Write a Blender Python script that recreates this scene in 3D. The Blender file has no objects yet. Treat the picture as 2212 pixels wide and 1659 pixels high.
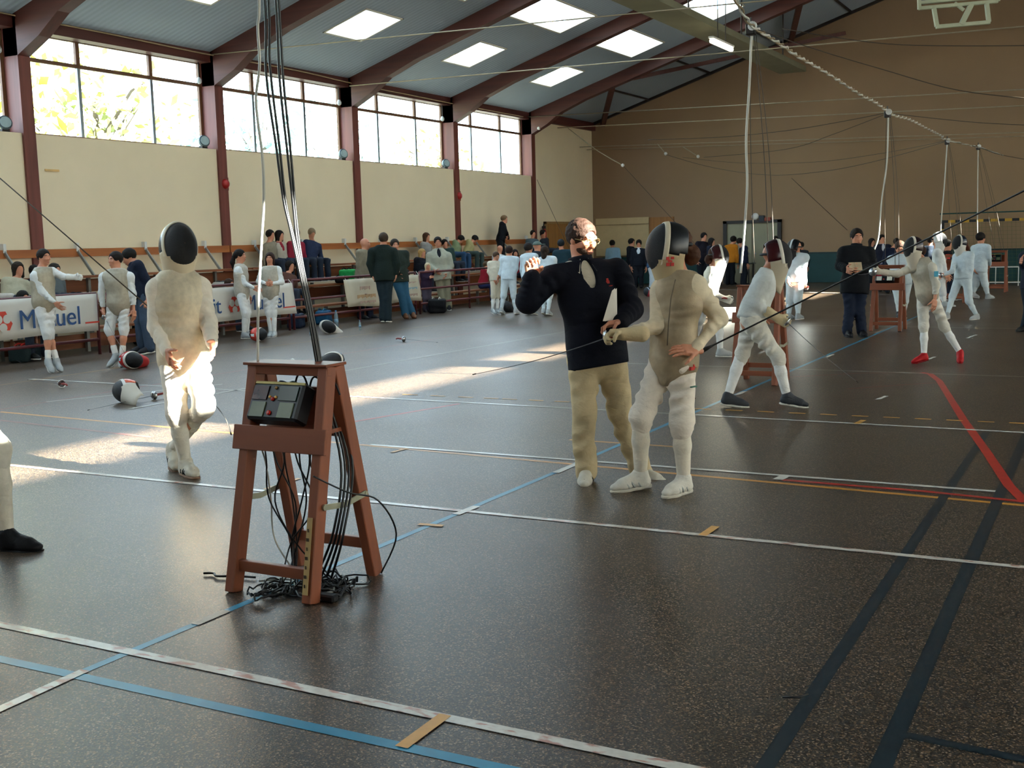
import bpy, bmesh, math, random, zlib
import numpy as np
from mathutils import Vector, Matrix
random.seed(7)
scene = bpy.context.scene
COL = scene.collection

# ---------------------------------------------------------------- camera
FPX, YAW, PITCH, ROLL, EYE = 2451.8, 0.496402, 0.124008, 0.0265955, 1.65
def _rot():
    cy, sy, cp, sp = math.cos(YAW), math.sin(YAW), math.cos(PITCH), math.sin(PITCH)
    fw = np.array([-sy*cp, cy*cp, -sp]); r = np.array([cy, sy, 0.0]); d = np.cross(fw, r)
    c, s = math.cos(ROLL), math.sin(ROLL)
    return np.array([c*r+s*d, -s*r+c*d, fw])
CM = _rot(); CAM = np.array([0, 0, EYE])
cam_data = bpy.data.cameras.new('camera'); cam = bpy.data.objects.new('camera', cam_data); COL.objects.link(cam)
cam_data.sensor_fit = 'HORIZONTAL'; cam_data.sensor_width = 36.0; cam_data.lens = FPX/2212*36.0
cam_data.clip_start = 0.05; cam_data.clip_end = 400
_m = Matrix.Identity(4)
for i in range(3):
    _m[i][0], _m[i][1], _m[i][2], _m[i][3] = CM[0][i], -CM[1][i], -CM[2][i], CAM[i]
cam.matrix_world = _m
scene.camera = cam
# pixel helpers: a pixel is a direction; distance comes from the floor / wall / thing it touches
def ray(x, y): return CM.T @ np.array([(x-1106)/FPX, (y-829.5)/FPX, 1.0])
def G(x, y, z=0.0): d = ray(x, y); return CAM+d*((z-EYE)/d[2])
def atX(x, y, X): d = ray(x, y); return CAM+d*(X/d[0])
def atY(x, y, Y): d = ray(x, y); return CAM+d*(Y/d[1])
def atD(x, y, D): return CAM+ray(x, y)*D
def depth(P): return float(CM[2] @ (np.array(P, float)-CAM))
CR, CU, CF = CM[0], -CM[1], CM[2]

# ---------------------------------------------------------------- world, sun, exposure
world = bpy.data.worlds.new('sky'); scene.world = world; world.use_nodes = True
bg = world.node_tree.nodes['Background']
bg.inputs['Color'].default_value = (0.68, 0.85, 1.0, 1); bg.inputs['Strength'].default_value = 7.5
SUN_DIR = Vector((1.0, 0.05, 0.42)).normalized()
sd = bpy.data.lights.new('sun', 'SUN'); sd.energy = 110.0; sd.angle = math.radians(0.6); sd.color = (1.0, 0.93, 0.80)
sun = bpy.data.objects.new('sun', sd); COL.objects.link(sun)
sun.rotation_euler = SUN_DIR.to_track_quat('Z', 'Y').to_euler()
vs = scene.view_settings
vs.view_transform = 'Standard'; vs.look = 'None'; vs.gamma = 1.0; vs.use_curve_mapping = False; vs.exposure = 0.34

# ---------------------------------------------------------------- materials
MATS = {}
def rgb(h):
    h = h.lstrip('#'); c = [int(h[i:i+2], 16)/255 for i in (0, 2, 4)]
    return tuple(v/12.92 if v <= .04045 else ((v+.055)/1.055)**2.4 for v in c)
def mat(name, col, rough=0.6, metal=0.0, var=0.12, scale=6.0, bump=0.0, bscale=60.0, spec=0.5, emit=None):
    if name in MATS: return MATS[name]
    m = bpy.data.materials.new(name); m.use_nodes = True; nt = m.node_tree; N = nt.nodes; L = nt.links
    b = N['Principled BSDF']; b.inputs['Roughness'].default_value = rough; b.inputs['Metallic'].default_value = metal
    b.inputs['Specular IOR Level'].default_value = spec
    c = rgb(col) if isinstance(col, str) else col
    tc = N.new('ShaderNodeTexCoord')
    nz = N.new('ShaderNodeTexNoise'); nz.inputs['Scale'].default_value = scale; nz.inputs['Detail'].default_value = 3
    L.new(tc.outputs['Object'], nz.inputs['Vector'])
    mp = N.new('ShaderNodeMapRange'); mp.inputs['From Min'].default_value = .3; mp.inputs['From Max'].default_value = .7
    mp.inputs['To Min'].default_value = 1-var; mp.inputs['To Max'].default_value = 1+var
    L.new(nz.outputs['Fac'], mp.inputs['Value'])
    mx = N.new('ShaderNodeVectorMath'); mx.operation = 'SCALE'; mx.inputs[0].default_value = c
    L.new(mp.outputs['Result'], mx.inputs['Scale']); L.new(mx.outputs['Vector'], b.inputs['Base Color'])
    if bump:
        n2 = N.new('ShaderNodeTexNoise'); n2.inputs['Scale'].default_value = bscale; n2.inputs['Detail'].default_value = 4
        L.new(tc.outputs['Object'], n2.inputs['Vector'])
        bp = N.new('ShaderNodeBump'); bp.inputs['Strength'].default_value = bump; bp.inputs['Distance'].default_value = .02
        L.new(n2.outputs['Fac'], bp.inputs['Height']); L.new(bp.outputs['Normal'], b.inputs['Normal'])
    if emit:
        b.inputs['Emission Color'].default_value = (*c, 1); b.inputs['Emission Strength'].default_value = emit
    MATS[name] = m; return m
def wood_mat(name, col, col2, scale=3.0, axis=2, rough=.45):
    if name in MATS: return MATS[name]
    m = bpy.data.materials.new(name); m.use_nodes = True; N = m.node_tree.nodes; L = m.node_tree.links
    b = N['Principled BSDF']; b.inputs['Roughness'].default_value = rough
    tc = N.new('ShaderNodeTexCoord'); mp = N.new('ShaderNodeMapping')
    s = [14.0]*3; s[axis] = 0.9; mp.inputs['Scale'].default_value = [v*scale for v in s]
    nz = N.new('ShaderNodeTexNoise'); nz.inputs['Scale'].default_value = 1.0; nz.inputs['Detail'].default_value = 5; nz.inputs['Distortion'].default_value = .6
    cr = N.new('ShaderNodeValToRGB'); cr.color_ramp.elements[0].position = .32; cr.color_ramp.elements[1].position = .7
    cr.color_ramp.elements[0].color = (*rgb(col2), 1); cr.color_ramp.elements[1].color = (*rgb(col), 1)
    L.new(tc.outputs['Object'], mp.inputs['Vector']); L.new(mp.outputs['Vector'], nz.inputs['Vector'])
    L.new(nz.outputs['Fac'], cr.inputs['Fac']); L.new(cr.outputs['Color'], b.inputs['Base Color'])
    MATS[name] = m; return m
def glass_mat():
    if 'pane_glass' in MATS: return MATS['pane_glass']
    m = bpy.data.materials.new('pane_glass'); m.use_nodes = True; N = m.node_tree.nodes; L = m.node_tree.links
    N.remove(N['Principled BSDF']); out = N['Material Output']
    t = N.new('ShaderNodeBsdfTransparent'); t.inputs['Color'].default_value = (.93, .97, .97, 1)
    g = N.new('ShaderNodeBsdfGlossy'); g.inputs['Roughness'].default_value = .05
    nz = N.new('ShaderNodeTexNoise'); nz.inputs['Scale'].default_value = 2.0
    mp = N.new('ShaderNodeMapRange'); mp.inputs['To Min'].default_value = .03; mp.inputs['To Max'].default_value = .07
    mx = N.new('ShaderNodeMixShader'); L.new(nz.outputs['Fac'], mp.inputs['Value']); L.new(mp.outputs['Result'], mx.inputs['Fac'])
    L.new(t.outputs['BSDF'], mx.inputs[1]); L.new(g.outputs['BSDF'], mx.inputs[2]); L.new(mx.outputs['Shader'], out.inputs['Surface'])
    MATS['pane_glass'] = m; return m
def added_frosted_mat():
    if 'added_frosted_pane' in MATS: return MATS['added_frosted_pane']
    m = bpy.data.materials.new('added_frosted_pane'); m.use_nodes = True; N = m.node_tree.nodes; L = m.node_tree.links
    N.remove(N['Principled BSDF']); t = N.new('ShaderNodeBsdfTranslucent')
    nz = N.new('ShaderNodeTexNoise'); nz.inputs['Scale'].default_value = 3.0; cr = N.new('ShaderNodeValToRGB')
    cr.color_ramp.elements[0].color = (.19, .20, .20, 1); cr.color_ramp.elements[1].color = (.23, .24, .24, 1)
    L.new(nz.outputs['Fac'], cr.inputs['Fac']); L.new(cr.outputs['Color'], t.inputs['Color']); L.new(t.outputs['BSDF'], N['Material Output'].inputs['Surface'])
    MATS['added_frosted_pane'] = m; return m
def floor_mat():
    m = bpy.data.materials.new('speckled_rubber_floor'); m.use_nodes = True; N = m.node_tree.nodes; L = m.node_tree.links
    b = N['Principled BSDF']; tc = N.new('ShaderNodeTexCoord')
    v = N.new('ShaderNodeTexVoronoi'); v.inputs['Scale'].default_value = 170.0
    L.new(tc.outputs['Object'], v.inputs['Vector'])
    cr = N.new('ShaderNodeValToRGB'); cr.color_ramp.interpolation = 'CONSTANT'; E = cr.color_ramp.elements
    E[0].color = (*rgb('#241c14'), 1); E[1].position = .38; E[1].color = (*rgb('#453a2e'), 1)
    for p, c in ((.62, '#6c543c'), (.76, '#333436'), (.88, '#927c66'), (.95, '#161412')):
        e = E.new(p); e.color = (*rgb(c), 1)
    sx = N.new('ShaderNodeSeparateColor'); L.new(v.outputs['Color'], sx.inputs['Color']); L.new(sx.outputs['Red'], cr.inputs['Fac'])
    n = N.new('ShaderNodeTexNoise'); n.inputs['Scale'].default_value = .6; n.inputs['Detail'].default_value = 4
    L.new(tc.outputs['Object'], n.inputs['Vector'])
    mp = N.new('ShaderNodeMapRange'); mp.inputs['To Min'].default_value = .82; mp.inputs['To Max'].default_value = 1.18
    L.new(n.outputs['Fac'], mp.inputs['Value'])
    sc_ = N.new('ShaderNodeVectorMath'); sc_.operation = 'SCALE'
    L.new(cr.outputs['Color'], sc_.inputs[0]); L.new(mp.outputs['Result'], sc_.inputs['Scale']); L.new(sc_.outputs['Vector'], b.inputs['Base Color'])
    r = N.new('ShaderNodeMapRange'); r.inputs['To Min'].default_value = .30; r.inputs['To Max'].default_value = .42
    L.new(n.outputs['Fac'], r.inputs['Value']); L.new(r.outputs['Result'], b.inputs['Roughness'])
    bp = N.new('ShaderNodeBump'); bp.inputs['Strength'].default_value = .25; bp.inputs['Distance'].default_value = .002
    L.new(v.outputs['Distance'], bp.inputs['Height']); L.new(bp.outputs['Normal'], b.inputs['Normal'])
    b.inputs['Specular IOR Level'].default_value = .6
    return m
def stripes_mat(name, col, axis, freq, rough=.7, var=.06):
    m = bpy.data.materials.new(name); m.use_nodes = True; N = m.node_tree.nodes; L = m.node_tree.links
    b = N['Principled BSDF']; b.inputs['Roughness'].default_value = rough; tc = N.new('ShaderNodeTexCoord')
    w = N.new('ShaderNodeTexWave'); w.bands_direction = axis; w.inputs['Scale'].default_value = freq; w.inputs['Distortion'].default_value = 0
    L.new(tc.outputs['Object'], w.inputs['Vector'])
    mp = N.new('ShaderNodeMapRange'); mp.inputs['To Min'].default_value = 1-var; mp.inputs['To Max'].default_value = 1+var
    L.new(w.outputs['Fac'], mp.inputs['Value'])
    s = N.new('ShaderNodeVectorMath'); s.operation = 'SCALE'; s.inputs[0].default_value = rgb(col)
    L.new(mp.outputs['Result'], s.inputs['Scale']); L.new(s.outputs['Vector'], b.inputs['Base Color'])
    bp = N.new('ShaderNodeBump'); bp.inputs['Strength'].default_value = .4; bp.inputs['Distance'].default_value = .02
    L.new(w.outputs['Fac'], bp.inputs['Height']); L.new(bp.outputs['Normal'], b.inputs['Normal'])
    return m

# ---------------------------------------------------------------- mesh building
class MB:
    def __init__(s): s.v = []; s.f = []; s.mi = []
    def add(s, vs, fs, mi=0):
        o = len(s.v); s.v += [tuple(map(float, p)) for p in vs]; s.f += [tuple(i+o for i in f) for f in fs]; s.mi += [mi]*len(fs)
    def box(s, lo, hi, mi=0):
        x0, y0, z0 = lo; x1, y1, z1 = hi
        s.add([(x0,y0,z0),(x1,y0,z0),(x1,y1,z0),(x0,y1,z0),(x0,y0,z1),(x1,y0,z1),(x1,y1,z1),(x0,y1,z1)],
              [(0,3,2,1),(4,5,6,7),(0,1,5,4),(1,2,6,5),(2,3,7,6),(3,0,4,7)], mi); return s
    def obox(s, c, ax, ay, az, hx, hy, hz, mi=0):
        c, ax, ay, az = (np.array(v, float) for v in (c, ax, ay, az)); vs = []
        for k in (-1, 1):
            for i, j in ((-1,-1),(1,-1),(1,1),(-1,1)): vs.append(c+ax*hx*i+ay*hy*j+az*hz*k)
        s.add(vs, [(0,3,2,1),(4,5,6,7),(0,1,5,4),(1,2,6,5),(2,3,7,6),(3,0,4,7)], mi); return s
    def bar(s, a, b, w, h, up=(0,0,1), mi=0):
        a, b = np.array(a, float), np.array(b, float); d = b-a; l = np.linalg.norm(d); d /= l
        u = np.array(up, float); x = np.cross(d, u); n = np.linalg.norm(x)
        x = x/n if n > 1e-6 else np.array([1., 0, 0]); y = np.cross(x, d)
        return s.obox((a+b)/2, x, d, y, w/2, l/2, h/2, mi)
    def tube(s, pts, r, n=6, mi=0, cap=True):
        pts = [np.array(p, float) for p in pts]; m = len(pts); rs = r if hasattr(r, '__len__') else [r]*m
        up = None; rings = []
        for i, p in enumerate(pts):
            t = pts[min(i+1, m-1)]-pts[max(i-1, 0)]; t = t/(np.linalg.norm(t)+1e-12)
            if up is None:
                up = np.array([0, 0, 1.]) if abs(t[2]) < .9 else np.array([1., 0, 0])
            x = np.cross(up, t); x /= (np.linalg.norm(x)+1e-12); y = np.cross(t, x); up = y
            rings.append([p+rs[i]*(math.cos(2*math.pi*k/n)*x+math.sin(2*math.pi*k/n)*y) for k in range(n)])
        fs = [(i*n+k, i*n+(k+1) % n, (i+1)*n+(k+1) % n, (i+1)*n+k) for i in range(m-1) for k in range(n)]
        if cap: fs += [tuple(range(n))[::-1], tuple((m-1)*n+k for k in range(n))]
        s.add([q for R in rings for q in R], fs, mi); return s
    def lathe(s, c, ax, prof, n=16, mi=0):
        ax = np.array(ax, float); ax /= np.linalg.norm(ax); c = np.array(c, float)
        x = np.cross(ax, [0, 0, 1.] if abs(ax[2]) < .9 else [1., 0, 0]); x /= np.linalg.norm(x); y = np.cross(ax, x)
        m = len(prof); vs = [c+ax*h+r*(math.cos(2*math.pi*k/n)*x+math.sin(2*math.pi*k/n)*y) for r, h in prof for k in range(n)]
        fs = [(i*n+k, i*n+(k+1) % n, (i+1)*n+(k+1) % n, (i+1)*n+k) for i in range(m-1) for k in range(n)]
        fs += [tuple(range(n))[::-1], tuple((m-1)*n+k for k in range(n))]
        s.add(vs, fs, mi); return s
    def prism(s, poly, off, mi=0):
        """poly: list of 3d points (planar), off: extrusion vector"""
        n = len(poly); off = np.array(off, float); P = [np.array(p, float) for p in poly]
        s.add(P+[p+off for p in P], [tuple(range(n))[::-1], tuple(range(n, 2*n))]+[(i, (i+1) % n, n+(i+1) % n, n+i) for i in range(n)], mi); return s
def rootloc(o):
    while o is not None and o.parent is not None: o = o.parent
    return np.array(o.location) if o is not None else np.zeros(3)
def obj(name, mb, mats, parent=None, smooth=False, kind=None, label=None, cat=None, group=None, bevel=0):
    me = bpy.data.meshes.new(name)
    off = rootloc(parent) if parent is not None else np.zeros(3)
    V = np.array(mb.v, float)-off
    me.from_pydata(V.tolist(), [], mb.f)
    for m in (mats if isinstance(mats, (list, tuple)) else [mats]): me.materials.append(m)
    if len(me.materials) > 1: me.polygons.foreach_set('material_index', mb.mi)
    if bevel or not smooth:
        bm = bmesh.new(); bm.from_mesh(me); bmesh.ops.recalc_face_normals(bm, faces=bm.faces)
        if bevel: bmesh.ops.bevel(bm, geom=list(bm.edges), offset=bevel, segments=1, affect='EDGES', clamp_overlap=True)
        bm.to_mesh(me); bm.free()
    if smooth: me.polygons.foreach_set('use_smooth', [True]*len(me.polygons))
    me.update()
    o = bpy.data.objects.new(name, me); COL.objects.link(o)
    if parent is not None: o.parent = parent
    tag(o, label, cat, group, kind); return o
def tag(o, label=None, cat=None, group=None, kind=None):
    if label: o['label'] = label
    if cat: o['category'] = cat
    if group: o['group'] = group
    if kind: o['kind'] = kind
    return o
def thing(name, loc, label=None, cat=None, group=None, kind=None):
    o = bpy.data.objects.new(name, None); COL.objects.link(o); o.location = tuple(map(float, loc)); o.empty_display_size = .1
    return tag(o, label, cat, group, kind)

# ---------------------------------------------------------------- hall dimensions
XL, XR, Y0, Y1 = -17.6, 10.4, -8.0, 39.2
SLOPE, EAVE = .313, 5.92
XC = (XL+XR)/2
SILL, WTOP = 3.84, 5.75
def ceil_z(X): return EAVE+SLOPE*((X-XL) if X <= XC else (XR-X))
COLY = [14.34+5*k for k in range(-4, 5)]      # frame positions, -5.66 .. 34.34

M_cream = mat('cream_plaster', '#ecdcbb', .38, var=.04, scale=.8, spec=.5)
M_tan = mat('tan_plaster', '#94795c', .7, var=.05, scale=.7)
M_beam = wood_mat('red_brown_glulam', '#5e2e26', '#48211c', .5, axis=0, rough=.55)
M_beamy = wood_mat('red_brown_glulam_long', '#5e2e26', '#48211c', .5, axis=1, rough=.55)
M_post = wood_mat('red_brown_post', '#7a4036', '#5f2e26', .5, axis=2, rough=.5)
M_ceil = stripes_mat('grey_blue_ceiling_sheet', '#9cacbc', 'Y', 2.2)
M_alu = mat('aluminium_frame', '#8a9298', .4, metal=.6, var=.05)
M_brownframe = mat('brown_window_frame', '#6d4a30', .5, var=.1)
M_white = mat('white_paint', '#dcdcd6', .5, var=.04)

# floor, walls
obj('floor', MB().box((XL-.4, Y0-.4, -.2), (XR+.4, Y1+.3, 0)), floor_mat(), kind='structure')
wl = MB().box((XL-.5, Y0, 0), (XL, Y1, SILL)).box((XL-.5, COLY[-1]+.12, SILL), (XL, Y1, EAVE+.4)).box((XL-.5, Y0, WTOP), (XL-.2, COLY[-1]+.12, EAVE+.35))
wl.box((XL-.5, Y0, SILL), (XL, COLY[0]-.12, EAVE+.4))
obj('wall_left', wl, M_cream, kind='structure')
wr = MB().box((XR, Y0, 0), (XR+.5, Y1, SILL)).box((XR, COLY[-1]+.12, SILL), (XR+.5, Y1, EAVE+.4)).box((XR+.2, Y0, WTOP), (XR+.5, COLY[-1]+.12, EAVE+.35))
wr.box((XR, Y0, SILL), (XR+.5, COLY[0]-.12, EAVE+.4))
obj('wall_right', wr, M_cream, kind='structure')
def gable(y, t):
    return MB().prism([(XL-.5, y, 0), (XR+.5, y, 0), (XR+.5, y, EAVE+.2), (XC, y, ceil_z(XC)+.3), (XL-.5, y, EAVE+.2)], (0, t, 0))
obj('wall_back', gable(Y1, .3), M_tan, kind='structure')
obj('wall_front', gable(Y0-.3, .3), M_tan, kind='structure')
# ---------------------------------------------------------------- roof: sheet with skylight holes
def slope_pt(side, u, v, h):            # u = metres in X from the eave wall, v = Y, h = height above soffit
    X = XL+u if side < 0 else XR-u
    return (X, v, EAVE+SLOPE*u+h)
HALF = (XR-XL)/2
holes = {-1: [], 1: []}
for y in COLY:
    holes[-1] += [(1.6, 2.82, y+1.75, y+3.2), (4.0, 5.13, y+.8, y+3.95), (6.55, 7.6, y+.8, y+3.95)]
    holes[1] += [(1.6, 2.52, y+.36, y+4.64)]
for s in (-1, 1): holes[s] = [h for h in holes[s] if h[3] < Y1-.6 and h[2] > Y0+.3 and h[2] < 34.3]
cm = MB()
for side in (-1, 1):
    us = sorted({-.5, HALF}|{h[0] for h in holes[side]}|{h[1] for h in holes[side]})
    vs_ = sorted({Y0-.3, Y1+.3}|{h[2] for h in holes[side]}|{h[3] for h in holes[side]})
    solid = np.ones((len(us)-1, len(vs_)-1), bool)
    for i in range(len(us)-1):
        for j in range(len(vs_)-1):
            cu, cv = (us[i]+us[i+1])/2, (vs_[j]+vs_[j+1])/2
            if any(h[0] < cu < h[1] and h[2] < cv < h[3] for h in holes[side]): solid[i, j] = False
    for i in range(len(us)-1):
        for j in range(len(vs_)-1):
            if not solid[i, j]: continue
            q = [(us[i], vs_[j]), (us[i+1], vs_[j]), (us[i+1], vs_[j+1]), (us[i], vs_[j+1])]
            lo = [slope_pt(side, a, b, 0) for a, b in q]; hi = [slope_pt(side, a, b, .18) for a, b in q]
            cm.add(lo, [(0, 1, 2, 3)]); cm.add(hi, [(0, 1, 2, 3)])
            nb = [(i, j-1), (i+1, j), (i, j+1), (i-1, j)]
            for k, (a, b) in enumerate(nb):
                if not (0 <= a < solid.shape[0] and 0 <= b < solid.shape[1]) or not solid[a, b]:
                    if a == solid.shape[0]: continue
                    k2 = (k+1) % 4; cm.add([lo[k], lo[k2], hi[k2], hi[k]], [(0, 1, 2, 3)])
ceil_o = obj('ceiling', cm, M_ceil, kind='structure')
n_win = 0
M_curb = mat('skylight_curb_white', '#d8d4c4', .5, var=.03)
for side in (-1, 1):
    for (u0, u1, v0, v1) in holes[side]:
        n_win += 1
        w = thing('window_%d' % n_win, slope_pt(side, (u0+u1)/2, (v0+v1)/2, .1), kind='structure')
        fr = MB()
        for (a0, a1, b0, b1) in ((u0, u0+.05, v0, v1), (u1-.05, u1, v0, v1), (u0, u1, v0, v0+.05), (u0, u1, v1-.05, v1)):
            q = [(a0, b0), (a1, b0), (a1, b1), (a0, b1)]
            lo = [slope_pt(side, a, b, -.015) for a, b in q]; hi = [slope_pt(side, a, b, .24) for a, b in q]
            fr.add(lo+hi, [(0,3,2,1),(4,5,6,7),(0,1,5,4),(1,2,6,5),(2,3,7,6),(3,0,4,7)])
        obj('curb', fr, M_curb, w)
        q = [(u0, v0), (u1, v0), (u1, v1), (u0, v1)]
        pm = MB(); lo = [slope_pt(side, a, b, .21) for a, b in q]
        pm.add(lo, [(0, 1, 2, 3)]); obj('pane', pm, glass_mat(), w)

# ---------------------------------------------------------------- portal frames, eave beams, purlins, bracing
n_trim = 0
def trim(mb, m, parent=None, name=None):
    global n_trim; n_trim += 1
    return obj(name or 'trim_%d' % n_trim, mb, m, parent, kind='structure')
BW = .13
for y in COLY:
    post = MB()
    post.box((XL-.42, y-BW, 0), (XL+.05, y+BW, EAVE)); trim(post, M_post)
    post = MB(); post.box((XR-.05, y-BW, 0), (XR+.42, y+BW, EAVE)); trim(post, M_post)
    def prof(side):
        s = -1 if side < 0 else 1
        def p(u, z): return ((XL+u) if side < 0 else (XR-u), y-BW, z)
        top = [p(-.3, EAVE-.09), p(HALF, EAVE+SLOPE*HALF-.003)]
        bot = [p(HALF, EAVE+SLOPE*HALF-.42), p(2.0, EAVE+SLOPE*2.0-.37), p(1.15, 5.84), p(.62, 5.48), p(.05, 5.20), p(-.3, 5.2)]
        return top+bot
    for side in (-1, 1):
        trim(MB().prism(prof(side), (0, 2*BW, 0)), M_beam)
for k in range(len(COLY)-1):
    a, b = COLY[k]+BW, COLY[k+1]-BW
    trim(MB().box((XL-.3, a, WTOP-.06), (XL-.02, b, EAVE+.02)), M_beamy)
    trim(MB().box((XR+.02, a, WTOP-.06), (XR+.3, b, EAVE+.02)), M_beamy)
# last bay: eave beam, thin purlins, wind braces
trim(MB().box((XL-.02, COLY[-1]+BW, EAVE-.26), (XL+.16, Y1, EAVE+.02)), M_beamy)
M_dark = mat('dark_steel', '#2b2422', .5, metal=.2)
for u in (2.3, 4.6, 7.0, 9.4):
    trim(MB().box((XL+u-.03, COLY[-1]+BW, EAVE+SLOPE*u-.06), (XL+u+.03, Y1, EAVE+SLOPE*u-.005)), M_dark)
for (u0, u1) in ((2.9, .5), (8.9, 7.4)):
    trim(MB().bar((XL+u0, COLY[-1]+.1, EAVE+SLOPE*u0-.3), (XL+u1, Y1-.1, EAVE+SLOPE*u1-.22), .16, .16), M_beam)
trim(MB().bar((XL+3.6, COLY[-1]+.1, EAVE+SLOPE*3.6-.33), (XL+9.2, Y1-.1, EAVE+SLOPE*9.2-.62), .12, .12), M_beam)
gm = MB()
gm.bar((XL, Y1-.06, EAVE-.04), (XC, Y1-.06, ceil_z(XC)-.04), .12, .08); trim(gm, M_dark)

# ---------------------------------------------------------------- side windows
for side, XW in ((-1, XL-.36), (1, XR+.36)):
    for k in range(len(COLY)-1):
        ya, yb = COLY[k]+BW, COLY[k+1]-BW; n_win += 1
        w = thing('window_%d' % n_win, (XW, (ya+yb)/2, SILL), kind='structure')
        f = MB(); t = .035
        f.box((XW-.03, ya, SILL), (XW+.03, ya+.07, WTOP)).box((XW-.03, yb-.07, SILL), (XW+.03, yb, WTOP))
        f.box((XW-.03, ya, WTOP-.07), (XW+.03, yb, WTOP)).box((XW-.03, ya, SILL), (XW+.03, yb, SILL+.06)); obj('window_frame', f, M_brownframe, w)
        ms = [COLY[k]+1.55, COLY[k]+3.42]
        for my in ms:
            obj('mullion', MB().box((XW-.03, my-t, SILL+.06), (XW+.03, my+t, 5.2)), M_alu, w)
            obj('mullion', MB().box((XW-.03, my-t-.01, 5.2), (XW+.03, my+t+.01, WTOP-.07)), M_brownframe, w)
        e = [ya+.07, ms[0]-t, ms[0]+t, ms[1]-t, ms[1]+t, yb-.07]
        for i in range(3):
            obj('transom', MB().box((XW-.03, e[2*i], 5.2), (XW+.03, e[2*i+1], 5.27)), M_brownframe, w)
            for z0, z1 in ((SILL+.06, 5.2), (5.27, WTOP-.07)):
                pm = MB(); pm.add([(XW, e[2*i], z0), (XW, e[2*i+1], z0), (XW, e[2*i+1], z1), (XW, e[2*i], z1)], [(0, 1, 2, 3)])
                obj('pane', pm, glass_mat() if side < 0 else added_frosted_mat(), w)  # unseen right-hand panes, frosting added to brighten the left wall
# portals: tell the renderer where the daylight enters
def portal(name, c, nrm, sx, sy):
    ld = bpy.data.lights.new(name, 'AREA'); ld.shape = 'RECTANGLE'; ld.size = sx; ld.size_y = sy
    ld.cycles.is_portal = True
    o = bpy.data.objects.new(name, ld); COL.objects.link(o); o.location = c
    o.rotation_euler = Vector(nrm).to_track_quat('-Z', 'Y').to_euler(); return o
portal('window_portal', (XL-.55, (COLY[0]+COLY[-1])/2, (SILL+WTOP)/2), (1, 0, 0), COLY[-1]-COLY[0], WTOP-SILL)
portal('window_portal', (XR+.55, (COLY[0]+COLY[-1])/2, (SILL+WTOP)/2), (-1, 0, 0), COLY[-1]-COLY[0], WTOP-SILL)
# ---------------------------------------------------------------- end wall, left wall fittings
M_teal = mat('teal_wall_padding', '#0e3f40', .55, var=.12, scale=2)
M_doorgrey = mat('grey_green_door_paint', '#8f8d74', .5, var=.05, scale=2)
M_dkframe = mat('dark_door_frame', '#2a2522', .5)
M_orangewood = wood_mat('orange_wood', '#b06a34', '#96552a', .6, axis=1, rough=.5)
M_orangewood_shade = wood_mat('orange_wood_and_wall_shade', '#a8763c', '#8e5f2e', .6, axis=2, rough=.5)
yw = Y1
for x0, x1 in ((-17.45, -12.75), (-10.3, XR-.1)):
    n = max(1, int((x1-x0)/2.0)); st = (x1-x0)/n
    for i in range(n): trim(MB().box((x0+i*st+.012, yw-.06, .02), (x0+(i+1)*st-.012, yw-.002, 1.0)), M_teal)
trim(MB().box((-10.3, yw-.08, 1.0), (XR-.1, yw-.002, 1.05)), mat('dark_teal_capping', '#0a2c2e', .5))
trim(MB().box((-17.45, yw-.10, 1.06), (-15.35, yw-.002, 2.44)), mat('cream_panel', '#c9b48a', .6, var=.04))
trim(MB().box((-17.45, yw-.13, 2.18), (-15.35, yw-.105, 2.21)), mat('panel_joint', '#8c7a58', .6))
trim(MB().box((-15.33, yw-.10, 1.06), (-14.4, yw-.002, 2.42)), M_orangewood_shade)  # wood-toned panel standing in for shading on the end wall
d1 = thing('door_1', (-11.5, yw, 0), kind='structure')
obj('door_frame', MB().box((-12.55, yw-.12, 0), (-12.42, yw+.0, 2.2)).box((-10.62, yw-.12, 0), (-10.49, yw, 2.2)).box((-12.55, yw-.12, 2.1), (-10.49, yw, 2.2)), M_dkframe, d1)
for a, b in ((-12.42, -11.53), (-11.51, -10.62)):
    lf = obj('door_leaf', MB().box((a, yw-.06, .01), (b, yw-.01, 2.1)), M_doorgrey, d1)
    hx = b-.1 if a < -12 else a+.1
    obj('door_handle', MB().box((hx-.03, yw-.10, 1.02), (hx+.03, yw-.06, 1.06)), M_alu, lf)
d2 = thing('door_2', (XL, 35.8, 0), kind='structure')
obj('door_leaf', MB().box((XL, 35.15, .0), (XL+.07, 37.3, 2.25)), M_orangewood_shade, d2)
obj('door_frame', MB().box((XL, 35.05, 0), (XL+.1, 35.15, 2.33)).box((XL, 37.3, 0), (XL+.1, 37.4, 2.33)).box((XL, 35.05, 2.25), (XL+.1, 37.4, 2.33)), mat('tan_frame', '#9c7a4c', .5), d2)
# small signs above the double door
s1_ = atY(1632, 468, yw-.05); obj('wall_lamp', MB().lathe(s1_, (0, -1, 0), [(.05, 0), (.13, .01), (.12, .06), (.05, .09)], 16), M_white, smooth=True, label='small white oval lamp fixed above the grey double door', cat='lamp')
s2_ = atY(1647, 473, yw-.05); t = thing('alarm_box', s2_, 'small dark box with red side fixed above the grey double door', 'alarm')
obj('casing', MB().box(s2_+[-.10, -.10, -.09], s2_+[.08, .045, .12]), mat('dark_box', '#15202a', .4), t, bevel=.01); obj('side_panel', MB().box(s2_+[.085, -.08, -.08], s2_+[.30, .045, .05]), mat('rust_red', '#8a3a22', .5), t, bevel=.01)
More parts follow.
